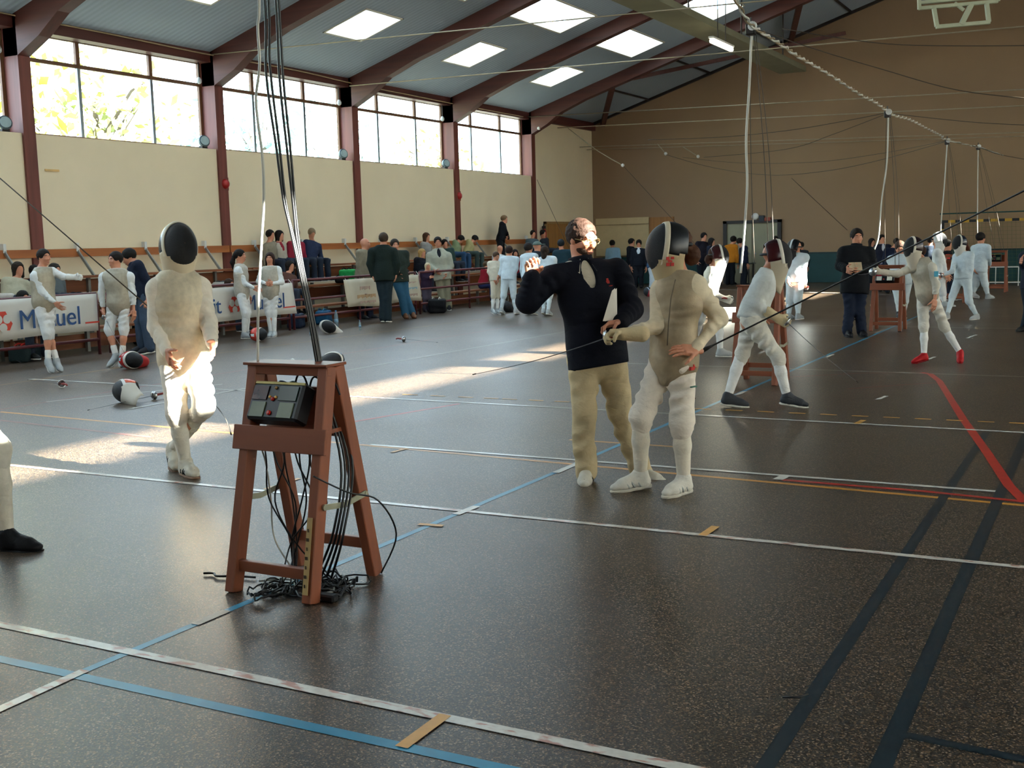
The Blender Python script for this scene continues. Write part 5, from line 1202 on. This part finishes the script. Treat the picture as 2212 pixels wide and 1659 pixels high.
lying_mask(722, 800, -20, 'black fencing mask with white rim lying behind the cable-draped stand', roll=-70, side='#17191e', trim='#e0dcd2', bib='#17191e')
lying_mask(1402, 640, -60, 'dark fencing mask with red bib on the floor by the dark barrier', roll=60, side='#15171c', trim='#8f98a4', bib='#8a1c22')
lying_mask(1094, 674, 10, 'black fencing mask on the floor among the young fencers', roll=40, side='#14161a', trim='#2a2c30', bib='#14161a')
def floor_foil(a, b, label):
    A, B = G(*a)+[0, 0, .05], G(*b)+[0, 0, .01]; make_foil(A, B, label, guard_r=.05, bend=0)
floor_foil((340, 862), (190, 888), 'foil lying on the floor with the orange panelled mask'); floor_foil((137, 838), (60, 822), 'foil with brass guard lying on the floor near the crossed feet'); floor_foil((30, 782), (75, 800), 'foil lying on the floor by the barrier foot')
floor_foil((868, 738), (945, 741), 'foil lying flat on the floor beyond the white mask')
def bottle(px, py, label, h_=.28, m='#a9bcc4'):
    g = G(px, py); t = thing('water_bottle', g, label, 'bottle')
    gm = mat('clear_plastic_'+m[1:], m, .08, var=.05); gm.node_tree.nodes['Principled BSDF'].inputs['Transmission Weight'].default_value = .6
    obj('bottle_body', MB().lathe(g, (0, 0, 1), [(.034*h_/.28, 0), (.036*h_/.28, .01), (.036*h_/.28, h_*.62), (.03*h_/.28, h_*.75), (.014*h_/.28, h_*.9), (.014*h_/.28, h_*.95)], 14), gm, t, smooth=True)
    obj('cap', MB().lathe(g+[0, 0, h_*.95], (0, 0, 1), [(.016*h_/.28, 0), (.016*h_/.28, h_*.06)], 10), mat('bottle_cap', '#3f7fb4', .4), t)
    obj('bottle_label', MB().lathe(g+[0, 0, h_*.28], (0, 0, 1), [(.0368*h_/.28, 0), (.0368*h_/.28, h_*.2)], 14), mat('bottle_label_blue', '#7fa6c0', .5), t, smooth=True)
bottle(727, 706, 'clear plastic water bottle standing beside the white mask', .34); bottle(778, 713, 'small clear bottle standing alone on the floor by the barrier', .20, '#b9d0d4'); bottle(671, 725, 'small water bottle lying low beside the white mask', .14, '#9fc0d0')
g = G(632, 786); obj('white_ball', MB().lathe(g, (0, 0, 1), [(.004, 0), (.03, .012), (.04, .04), (.03, .068), (.004, .08)], 12), M_white, smooth=True, label='small white ball on the floor behind the cable-draped stand', cat='ball')
def bag(p, size, m, label, straps=None, cat='bag', lean=0.0):
    p = V3(p); t = thing('sports_bag', p, label, cat); a, b, c = size
    body = mobj('bag_body', [sdf_mesh([rbox(p+[0, 0, c/2], (a/2-.05, b/2-.05, max(c/2-.05, .02)), (rotv((1, 0, 0), UP, .5+lean), rotv((0, 1, 0), UP, .5+lean), UP), r=.05)], .02, .012, 9, 2)], cmat(m, .6), t)
    for sx in (-.5, .5): obj('strap', MB().tube(smoothpts([p+[sx*a*.4, -b*.3, c*.7], p+[sx*a*.45, -b*.1, c*1.12], p+[sx*a*.4, b*.25, c*.75]]), .014, 5), cmat(straps or '#1a1a1e'), t, smooth=True)
    return t
g = G(318, 742); bag(g, (.45, .32, .42), '#16161c', 'black kit bag with pale trim standing by the barrier behind the fencers', '#cfc8b4')
g = G(945, 676); bag(g, (.42, .34, .34), '#121318', 'black backpack with white straps at the barrier end', '#d8d4c8')
g = G(1768, 601); bag(g, (.5, .35, .5), '#141a1e', 'dark kit bag on the floor against the teal padding', '#8a3a28')
for X_, px, py, sz, c, lab, st in ((-16.2, 752, 590, (.35, .7, .30), '#1f9a4a', 'bright green sports bag lying on the bleacher by the cream banner', '#15151a'), (-16.2, 742, 600, (.3, .8, .16), '#101014', 'black flat bag lying under the green bag', '#101014'), (-16.3, 870, 552, (.3, .4, .22), '#16181e', 'black bag on the bleacher behind the leaning jeans man', '#16181e'),
                                   (-15.25, 700, 700, (.3, .55, .3), '#14486a', 'dark blue bag on the floor under the bleacher gap', '#2a6a8a'), (-15.2, 640, 712, (.3, .5, .3), '#16243a', 'navy bag under the bleacher near the banner end', '#16243a'), (-16.3, 480, 590, (.3, .6, .18), '#9a968c', 'grey clothes heap on the bleacher behind the banner', '#4a4a4a'),
                                   (-15.2, 55, 772, (.3, .6, .25), '#2a3a3c', 'dark bag with red strap under the barrier', '#c02a20'), (-16.3, 20, 605, (.3, .6, .22), '#cfcac0', 'white jacket heap on the bleacher beside the pale jacket sitter', '#cfcac0'), (-16.3, 170, 640, (.3, .6, .14), '#20222a', 'dark coat heap on the bleacher behind the pointing fencer', '#20222a')):
    p = atX(px, py, X_); zt = .82 if X_ < -16 else 0.0; bag((X_, p[1], zt), sz, c, lab, st)
p = G(1590, 690); # white score board on the floor line
bb = thing('slatted_hurdle', G(1578, 692), 'small white slatted panel standing on the floor beyond the lunging fencer', 'panel')
c0 = G(1578, 693)
for i in range(3): obj('slat', MB().obox(c0+[0, 0, .06+.085*i], CRh, UP, CFh, .17, .038, .012), M_white, bb)
for e in (-1, 1): obj('foot', MB().obox(c0+CRh*.14*e+[0, 0, .12], CRh, UP, CFh, .012, .12, .02), M_white, bb)
# ================================================================ everybody else
WH, WB = '#dfe2e0', '#e2e4e2'
FOIL = dict(armfit=.4, legs='breeches', top=WH, bottom=WB, shoes='#aeb2b2')
SKN = None
# --- fencers standing by the banners
person('young fencer in grey foil vest pointing with outstretched arm, bare calves and white socks', dict(h=(95, 556), n=(89, 582), p=(95, 652), sR=(76, 595, -.1), eR=(90, 630), wR=(121, 656), sL=(110, 584, .1), eL=(136, 598), wL=(164, 599), kR=(102, 720), aR=(104, 779), kL=(106, 720), aL=(122, 779)),
    face=45, hface=60, base=(115, 804), s=None, h=.017, lame='#a8a08c', fat=.92, socks=None, hair='#1d1712', hands=('relaxed', 'fist'), glove=(None, '#e8e6de'), **FOIL)
P3 = person('young fencer in grey foil vest, arms hanging, bare calves, looking aside', dict(h=(249, 562), n=(251, 585), p=(256, 656), sR=(224, 597), eR=(219, 634), wR=(223, 670), sL=(280, 597), eL=(287, 634), wL=(289, 672), kR=(236, 712), aR=(250, 768), kL=(268, 712), aL=(264, 768)),
    face=-8, hface=-38, base=(256, 792), s=None, h=.017, lame='#a49c8a', fat=.92, socks=None, hair='#1b1410', toes=(-30, 10), **FOIL)
make_foil(P3['wR']-UP*.07, atD(268, 760, depth(P3['wR'])-.4), 'foil hanging from the hand of the fencer looking aside')
person('dark haired man in navy sweater and jeans bending behind the two young fencers', dict(h=(279, 556), n=(290, 571), p=(308, 640), eR=(285, 620), wR=(285, 655), eL=(322, 615), wL=(318, 652), aR=(306, 748), aL=(324, 750)), face=-55, hface=-70, headtilt=-25, base=(316, 764), s=None, h=.022, top='#151c2e', bottom='#3c4a5c', shoes='#222228', hair='#15110e')
person('girl fencer with dark ponytail seen from the side in grey vest', dict(h=(519, 553), n=(517, 574), p=(523, 630), sR=(515, 583, -.1), eR=(528, 612), wR=(549, 622), kR=(530, 676), aR=(527, 722), kL=(534, 676), aL=(533, 720)), face=75, hface=85, base=(527, 731), s=None, h=.018, lame='#b0aa9c', fat=.92, hair='#17110e', style='pony', socks='#dfe0dc', **FOIL)
person('girl fencer with dark bob facing the hall, hands held together', dict(h=(583, 559), n=(584, 578), p=(585, 630), eR=(558, 608), wR=(577, 613, -.22), eL=(609, 610), wL=(588, 612, -.22), kR=(581, 676), aR=(585, 719), kL=(591, 676), aL=(593, 719)), face=0, base=(589, 727), s=None, h=.018, lame='#b4ae9e', fat=.92, hair='#2a1812', style='bob', socks='#dfe0dc', **FOIL)
# --- spectators on the bleachers
def sitter(label, h_, n, p, X, seat, face, top, bottom='#2a3240', hair='#241a14', style='short', s=.97, **kw):
    return person(label, dict(h=h_, n=n, p=p), face=face, X=X, s=s, h=.028, top=top, bottom=bottom, hair=hair, style=style, sit=True, seat=seat, hipface=kw.pop('hipface', 62), **kw)
S1, S2, S3 = .42, .82, 1.25
sitter('seated woman in black jacket with pale collar just above the banner', (48, 610), (42, 634), (38, 672), -15.45, S1, 55, '#14161e', hair='#17130f', style='bob', vneck='#cfc8bc')
sitter('seated person in pale jacket behind the black jacket woman', (40, 584), (35, 606), (32, 650), -16.24, S2, 50, '#b8b49c', hair='#2c241c', style='bob')
sitter('man in dark navy coat seated behind the pointing fencer', (74, 574), (82, 590), (88, 630), -16.24, S2, 40, '#12182a', hair='#14100e')
sitter('man in grey jacket seated beside the navy coat behind the pointing fencer', (118, 570), (116, 588), (114, 628), -16.24, S2, 70, '#5c6466', hair='#2a241e')
sitter('man in brown grey jacket seated on the top bench beside a scarfed woman', (585, 513), (581, 531), (588, 571), -17.06, S3, 65, '#857c6a', hair='#1c1612')
sitter('woman in pale jacket with red scarf seated on the top bench', (605, 515), (602, 532), (607, 571), -17.06, S3, 65, '#b0a898', hair='#1d1512', style='bob', vneck='#8a2030')
sitter('person in dark red jacket seated behind the hanging black cables', (641, 520), (640, 538), (640, 578), -17.06, S3, 45, '#96283c', hair='#8a8276')
sitter('grey haired man in navy waistcoat leaning forward on the top bench', (674, 515), (676, 534), (670, 573), -17.06, S3, 40, '#26304a', hair='#8c7a60', headtilt=-20)
sitter('child in white sitting behind the banner beside the ponytail girl', (495, 602), (493, 622), (492, 655), -15.45, S1, 70, '#d8d8d4', hair='#3a281c', s=.85)
sitter('dark haired woman in brown coat seated behind the bob haired fencer', (628, 585), (622, 603), (618, 640), -16.0, .62, 50, '#5a3c32', hair='#16100d', style='long')
sitter('blonde woman in black seated behind the man in the light jacket', (912, 536), (911, 549), (908, 578), -16.24, S2, 45, '#15161e', hair='#b8935a', style='long')
sitter('long haired woman in grey seated high behind the blonde woman', (922, 516), (921, 530), (919, 556), -17.06, S3, 60, '#8a8a88', hair='#4a3020', style='long')
sitter('dark haired man in green jacket seated behind the light jacket man', (961, 526), (964, 538), (967, 570), -16.6, 1.0, 30, '#2c423e', hair='#1a1410')
sitter('seated reader in green shirt bending over blue papers', (996, 530), (988, 539), (981, 562), -17.0, S3, 70, '#7c8a68', '#2c4a6a', hair='#141010', headtilt=-40)
sitter('seated reader in straw shirt bending next to the green shirted one', (1026, 531), (1017, 539), (1010, 562), -17.0, S3, 70, '#a8a070', '#3a4a48', hair='#141010', headtilt=-40)
sitter('bald man in white shirt with a hand at his brow behind the young fencers', (1080, 530), (1078, 543), (1077, 570), -16.24, S2, 40, '#d4dade', style='bald', headtilt=-15)
sitter('woman in red top seated behind the young fencers', (1113, 543), (1117, 554), (1122, 586), -16.0, .62, 10, '#8a1f2c', hair='#1c1412', style='bob')
sitter('child in red jacket sitting at the bare barrier', (1051, 560), (1046, 571), (1042, 603), -15.45, S1, 75, '#962030', '#25305a', hair='#5a4632', s=.85)
sitter('dark haired youth seated high by the last red brown post', (1152, 519), (1150, 531), (1150, 556), -17.06, S3, 30, '#4a5a60', hair='#181210')
sitter('black haired person seated under the fire extinguisher', (1174, 523), (1176, 535), (1178, 560), -17.06, S3, 60, '#2a2e36', hair='#121010')
# --- standing spectators along the barrier
person('bald man in beige jacket standing behind the cream banner', dict(h=(789, 527), n=(787, 543), p=(783, 597), aR=(779, 682), aL=(800, 682)), face=65, hface=75, base=(787, 688), s=None, h=.024, top='#8c8470', bottom='#1c2030', shoes='#141418', style='bald', hair='#8a7a6a', skirt=.08)
person('man in dark green leather jacket and jeans seen from behind', dict(h=(829, 517), n=(827, 533), p=(830, 598), sL=(804, 544), sR=(850, 544), eL=(799, 570), wL=(806, 594), eR=(858, 570), wR=(856, 592), kR=(838, 646), aR=(838, 686), kL=(828, 646), aL=(827, 686)), face=172, base=(834, 697), s=None, h=.022, top='#18231f', bottom='#1e2a30', shoes='#1c1a18', hair='#3e3024', fit=1.8, skirt=.07)
person('man in dark jacket and blue jeans leaning on the barrier with crossed brown shoes', dict(h=(853, 530), n=(857, 545), p=(862, 600), eR=(848, 575), wR=(858, 592, -.1), eL=(878, 570), wL=(862, 588, -.15), kR=(868, 640), aR=(874, 676), kL=(876, 640), aL=(891, 674)), face=20, base=(882, 688), s=None, h=.022, top='#26302a', bottom='#2c5670', shoes='#6a4630', sole='#4a3020', hair='#2a2018', skirt=.08, fit=1.6)
person('dark haired man in light grey jacket and beige trousers resting on the barrier', dict(h=(946, 524), n=(947, 540), p=(955, 594), sR=(928, 552), sL=(968, 552), eR=(926, 574), wR=(942, 586, -.2), eL=(974, 575), wL=(966, 592, -.1), kR=(952, 630), aR=(957, 660), kL=(966, 630), aL=(970, 660)), face=5, base=(964, 670), s=None, h=.022, top='#a4a696', bottom='#8c8872', shoes='#16161a', hair='#16110f', fit=1.7, skirt=.1, vneck='#15171f', vdepth=.13)
person('white haired child in dark purple clinging to the barrier end', dict(h=(924, 576), n=(921, 588), p=(921, 620), eR=(915, 605), wR=(928, 600, -.1), eL=(932, 598), wL=(938, 588, -.15)), face=20, base=(924, 675), s=.72, h=.024, top='#2a1c30', bottom='#4c4654', shoes='#2a2a30', hair='#c8b896', style='bob')
person('fair haired man in black walking along the top bench by the wall', dict(h=(1090, 474), n=(1087, 485), p=(1081, 520), eR=(1080, 505), wR=(1092, 513), eL=(1094, 503), wL=(1098, 515), kR=(1080, 544), aR=(1078, 563), kL=(1086, 544), aL=(1088, 563)), face=75, X=-17.06, s=1.0, h=.026, top='#101218', bottom='#14161c', shoes='#101014', hair='#7c6448')
# --- young fencers' group
K = dict(FOIL, top='#cfdce2', bottom='#d4e0e4', socks='#d4e0e4')
person('young fencer in cream with brown hair bowing his head in the huddle', dict(h=(1072, 554), n=(1068, 566), p=(1071, 604), eR=(1056, 588), wR=(1066, 606, -.1), eL=(1082, 586), wL=(1076, 606, -.1), kR=(1066, 640), aR=(1064, 669), kL=(1075, 640), aL=(1074, 670)), face=35, base=(1069, 679), s=None, h=.022, hair='#4a3424', headtilt=-12, **dict(FOIL, top='#e0d8c4', bottom='#e0d6c0'))
person('young fencer in bluish white seen from behind mid stride in the huddle', dict(h=(1100, 543), n=(1101, 556), p=(1099, 602), eR=(1115, 580), wR=(1108, 598), eL=(1084, 578), wL=(1078, 595), kR=(1110, 640), aR=(1114, 670), kL=(1088, 638), aL=(1083, 668)), face=160, base=(1108, 680), s=None, h=.022, hair='#2c1c16', **K)
person('young fencer in white turned away behind the raised fist', dict(h=(1142, 537), n=(1143, 550), p=(1143, 598), aR=(1150, 670), aL=(1137, 670)), face=140, base=(1148, 681), s=None, h=.022, hair='#1e1614', **K)
person('young fencer in white beside the navy fleece shoulder', dict(h=(1178, 543), n=(1182, 556), p=(1182, 602), aR=(1184, 672), aL=(1174, 670)), face=150, base=(1182, 683), s=None, h=.022, hair='#2e2018', style='bob', **K)
person('man in grey green cap and dark jacket behind the young fencers', dict(h=(1161, 532), n=(1160, 546), p=(1160, 592), aR=(1156, 652), aL=(1166, 652)), face=70, base=(1160, 660), s=None, h=.026, top='#1e2630', bottom='#22262c', hair='#5c6c66', style='cap')
person('person in dark teal jacket seen from behind beyond the bearded man', dict(h=(1212, 528), n=(1214, 542), p=(1217, 588), aR=(1220, 640), aL=(1212, 640)), face=170, base=(1216, 648), s=None, h=.028, top='#1c3640', bottom='#1a2028', hair='#1c2226')
# --- people by the end wall
def far(label, h_, n, p, b, face, top, bottom='#181c24', hair='#181310', style='short', **kw):
    return person(label, dict(h=h_, n=n, p=p), face=face, base=b, s=None, h=.03, top=top, bottom=bottom, hair=hair, style=style, shoes='#14141a', detail=False, **kw)
far('dark dressed person by the cream panel next to the light blue shirt', (1311, 523), (1310, 534), (1308, 566), (1309, 613), 60, '#1a1c26')
far('person in light blue shirt by the cream panel', (1323, 527), (1324, 537), (1324, 570), (1324, 616), 150, '#8fb4cc', hair='#15110f')
far('man in black coat standing beside the white shirted man', (1365, 524), (1364, 535), (1362, 570), (1362, 620), 60, '#11141c')
far('man in dark jacket over white shirt looking down', (1380, 527), (1380, 538), (1379, 573), (1380, 623), -10, '#141822', vneck='#cfd8de', headtilt=-15)
far('person in white trousers behind the black fencing mask', (1408, 530), (1408, 542), (1407, 577), (1407, 627), 90, '#3a5878', '#c8d2d8')
far('tall dark haired man in dark sweater near the double door', (1521, 512), (1518, 524), (1516, 562), (1516, 622), 25, '#1c1a24')
far('dark haired youth beside the tall man near the double door', (1538, 523), (1536, 534), (1534, 568), (1534, 624), 60, '#1a2030', style='bob')
far('man in orange sweater bending over a table by the double door', (1585, 519), (1579, 530), (1577, 566), (1577, 616), 130, '#c47a1e', '#14161c')
far('person in navy bending beside the orange sweater', (1599, 523), (1606, 534), (1606, 568), (1606, 618), 100, '#151d30')
far('dark haired person behind the striding fencer\'s mask', (1676, 519), (1677, 530), (1677, 565), (1677, 616), 0, '#1a1e28')
far('dark clothed person standing behind the fencer with the white guard', (1731, 531), (1731, 542), (1731, 574), (1731, 622), 170, '#20242a')
far('long haired woman in black beside the suited man', (1884, 524), (1885, 536), (1885, 572), (1885, 628), 20, '#14161e', style='long', hair='#1e1512')
far('man in dark suit standing before the end wall', (1905, 517), (1906, 530), (1906, 570), (1906, 630), 0, '#161a2a', vneck='#c8ccd4')
far('broad person in dark navy seen from behind near the end wall', (1936, 524), (1928, 538), (1925, 575), (1926, 634), 170, '#121a30')
far('dark haired person behind the goal side fencers', (2010, 521), (2008, 533), (2008, 570), (2008, 630), 160, '#1c2634')
tb = thing('folding_table', G(1612, 606), 'small table with papers beside the orange sweater man', 'table'); q = G(1612, 612); q[1] = 38.3
obj('tabletop', MB().box(q+[-.55, -.35, .70], q+[.55, .35, .74]), mat('table_green_grey', '#3a4438', .5), tb)
for sx in (-.48, .48):
    for sy in (-.28, .28): obj('leg', MB().box(q+[sx-.02, sy-.02, 0], q+[sx+.02, sy+.02, .70]), M_dark, tb)
# --- fencers and men around the middle pistes
P49 = person('masked fencer leaning into the sunlight with arm forward, curly hair behind mask', dict(h=(1549, 552), n=(1541, 582), p=(1528, 642), sR=(1547, 596, -.12), eR=(1540, 636, -.12), wR=(1566, 646, -.15), sL=(1533, 592, .12), eL=(1522, 622, .2), wL=(1524, 655, .2), kR=(1553, 694, -.1), aR=(1556, 758), kL=(1512, 690, .2), aL=(1500, 735, .5)), face=75, hface=88, base=(1562, 770), s=.96, h=.018, lame='#c8c2b0', fat=.92, hair='#3a2218', style='bun', mask=dict(bib='#cfc9ba', side='#3a1418', trim='#dedad0'), hands=('grip', 'relaxed'), glove=('#dcd8cc', None), toes=(80, 60), **FOIL)
make_foil(P49['wR']+CR*.05, P49['wR']+CR*.75-UP*.12+CF*.5, 'foil pointing forward from the sunlit masked fencer\'s glove')
P50 = person('masked fencer striding in black and white shoes', dict(h=(1672, 552), n=(1657, 590), p=(1624, 686), sR=(1652, 612, -.14), eR=(1636, 660, -.16), wR=(1682, 688, -.18), sL=(1640, 606, .14), eL=(1625, 655, .2), wL=(1640, 690, .2), kR=(1678, 768, -.1), aR=(1700, 856), kL=(1602, 762, .1), aL=(1572, 857, .05)), face=72, hface=85, base=(1640, 880), s=1.0, h=.015, lame=None, style='none', mask=dict(bib='#b8ae98', side='#3c1016', trim='#d8d2c4'), hands=('grip', 'relaxed'), glove=('#c8b894', None), toes=(80, 75), fold=.010,
    armfit=.5, legs='breeches', top='#c9ccc8', bottom='#dcd8cc', shoes='#3a3d42', sole='#e0dcd0')
make_foil(P50['wR']+CR*.04, atD(1853, 826, depth(P50['wR'])), 'foil held low by the striding masked fencer, blade slanting to the floor', grip='#c0a870')
P31 = person('fencer in bluish white turned away holding a guard by his side', dict(h=(1718, 535), n=(1722, 550), p=(1718, 608), eR=(1737, 580), wR=(1740, 612, .05), eL=(1702, 580), wL=(1703, 606, -.1), kR=(1724, 648), aR=(1724, 681), kL=(1706, 648), aL=(1704, 681)), face=140, hface=-120, base=(1714, 690), s=None, h=.022, style='none', mask=dict(bib='#15171c', side='#101216', trim='#ccd4da'), hands=('fist', 'relaxed'), **K)
make_foil(P31['wR']-UP*.08+CR*.03, P31['wR']-UP*.15+CF*.8, 'foil with round white guard held by the fencer turned away')
P51 = person('dark coated man with open booklet standing beside a scoring stand', dict(h=(1851, 513), n=(1850, 536), p=(1846, 620), sR=(1823, 545), sL=(1877, 545), eR=(1815, 574), wR=(1828, 582, -.28), eL=(1884, 574), wL=(1860, 582, -.28), kR=(1836, 672), aR=(1830, 714), kL=(1856, 672), aL=(1861, 714)), face=0, base=(1845, 727), s=None, h=.019, top='#0f1116', bottom='#1a2234', shoes='#121216', sole='#101014', hair='#241c18', fit=1.9, skirt=.08, collar='#14161c', detail=True)
bk = (P51['wR']+P51['wL'])/2-CF*.08+UP*.04; t = thing('booklet', bk, 'open beige booklet in the dark coated man\'s hands', 'booklet')
for e in (-1, 1): obj('page', MB().obox(bk+CRh*e*.052, unit3(CRh*1-CFh*.25*e), unit3(UP+CFh*.5), unit3(CFh-UP*.5), .052, .07, .003), mat('beige_paper', '#b8a688', .8), t)
P52 = person('masked fencer in red shoes with arm stretched out to the scoring box', dict(h=(1976, 534), n=(1990, 562), p=(2003, 634), sR=(1977, 575, .08), eR=(1938, 592, .04), wR=(1898, 587, 0), sL=(2012, 577, -.12), eL=(2023, 616, -.16), wL=(2019, 650, -.18), kR=(1996, 706), aR=(1996, 768), kL=(2040, 706, .1), aL=(2074, 762, .05)), face=-55, hface=-80, base=(1992, 786), s=None, h=.016, fat=.88, lame='#b3ab98', style='bun', hair='#3c2418', mask=dict(bib='#c9c0ac', side='#2c1016', trim='#d6cfbe'), toes=(-80, -20), glove=('#d0c8b8', None), hands=('grip', 'relaxed'), armfit=.4, legs='breeches', top='#d4cfc0', bottom='#dcd8cc', shoes='#b31a20', sole='#7a1216',
    extra=lambda I: patch((I['sL']+I['eL'])/2-CF*.075-UP*-.02, CRh, UP, .022, .034, mat('light_blue_emblem', '#3fa0c0', .6), I['root'], th=.012))
make_foil(P52['wR']-CR*.06, P52['wR']-CR*.55-CF*.75-UP*.1, 'foil with silver guard held out by the red shoed fencer')
person('masked fencer in glaring sunlight behind the red shoed fencer', dict(h=(2026, 518), n=(2024, 541), p=(2030, 602), eR=(2038, 572, -.1), wR=(2045, 592, -.2), kR=(2036, 634), aR=(2040, 655), kL=(2026, 634), aL=(2024, 655)), face=70, base=(2032, 662), s=None, h=.024, style='none', mask=dict(bib='#dcdcd8', side='#d8d8d4', trim='#dcdcd8'), **FOIL)
person('person in dark jacket with red badge behind the sunlit fencer', dict(h=(2047, 530), n=(2047, 545), p=(2050, 592), aR=(2048, 640), aL=(2056, 640)), face=60, base=(2052, 648), s=None, h=.028, top='#12141c', bottom='#1c2230', hair='#17130f', extra=lambda I: patch(I['sR']-CF*.10-UP*.08, CRh, UP, .05, .06, M_red, I['root'], th=.012))
P55 = person('masked fencer with auburn ponytail lunging near the goal', dict(h=(2075, 524), n=(2081, 547), p=(2080, 600), eR=(2057, 586, -.1), wR=(2038, 594, -.1), eL=(2098, 582), wL=(2092, 612, -.05), kR=(2058, 640), aR=(2046, 680, -.1), kL=(2093, 650), aL=(2110, 682)), face=-60, hface=-75, base=(2090, 690), s=None, h=.022, style='pony', hair='#5a3020', mask=dict(bib='#c9c6bc', side='#141a28', trim='#d6d2c6'), hands=('grip', 'relaxed'), **K)
make_foil(P55['wR']-CR*.04, P55['wR']-CR*.5-CF*.6-UP*.2, 'foil held by the lunging ponytail fencer')
person('dark haired man in white jacket walking past the striped goal', dict(h=(2119, 515), n=(2119, 530), p=(2115, 586), eR=(2137, 556), wR=(2138, 572, .1), eL=(2103, 560), wL=(2106, 582, -.05), kR=(2128, 614), aR=(2134, 638), kL=(2108, 614), aL=(2102, 634, .1)), face=120, base=(2130, 645), s=None, h=.024, hair='#1a1614', **K)
person('boy fencer with brown hair looking down behind the lit scoring stand', dict(h=(1944, 536), n=(1945, 553), p=(1947, 612), eR=(1930, 582), wR=(1935, 590, -.15), eL=(1962, 584), wL=(1950, 594, -.15), kR=(1942, 650), aR=(1942, 677), kL=(1954, 650), aL=(1952, 676)), face=-15, base=(1946, 687), s=None, h=.02, hair='#3a281e', headtilt=-25, **dict(K, shoes='#2a2c30'))
person('person in navy jacket and dark trousers by the red floor arc', dict(h=(2240, 520), n=(2236, 545), p=(2232, 620), eR=(2212, 575), wR=(2206, 565, -.2), kR=(2224, 670), aR=(2216, 705), aL=(2246, 705)), face=-60, base=(2226, 716), s=None, h=.024, top='#1a2030', bottom='#14202c', hair='#1a1410')
# --- fencer cut off by the left edge: only the advancing leg is in view
person('white stockinged leg and black shoe of a fencer stepping onto the piste', dict(h=(-170, 500), n=(-175, 585), p=(-120, 800), eR=(-230, 690), wR=(-215, 790), eL=(-130, 690), wL=(-90, 780), kR=(-8, 972, 0), aR=(14, 1158, 0), kL=(-190, 1000, .15), aL=(-290, 1150, .25)), face=75, base=(30, 1188), s=1.05, h=.016, top='#e0dccc', bottom='#d4cfc0', legs='breeches', shoes='#14161a', sole='#101012', hair='#2a1c14', toes=(78, 75), lame='#b4aa92', socks='#d8d2c2')
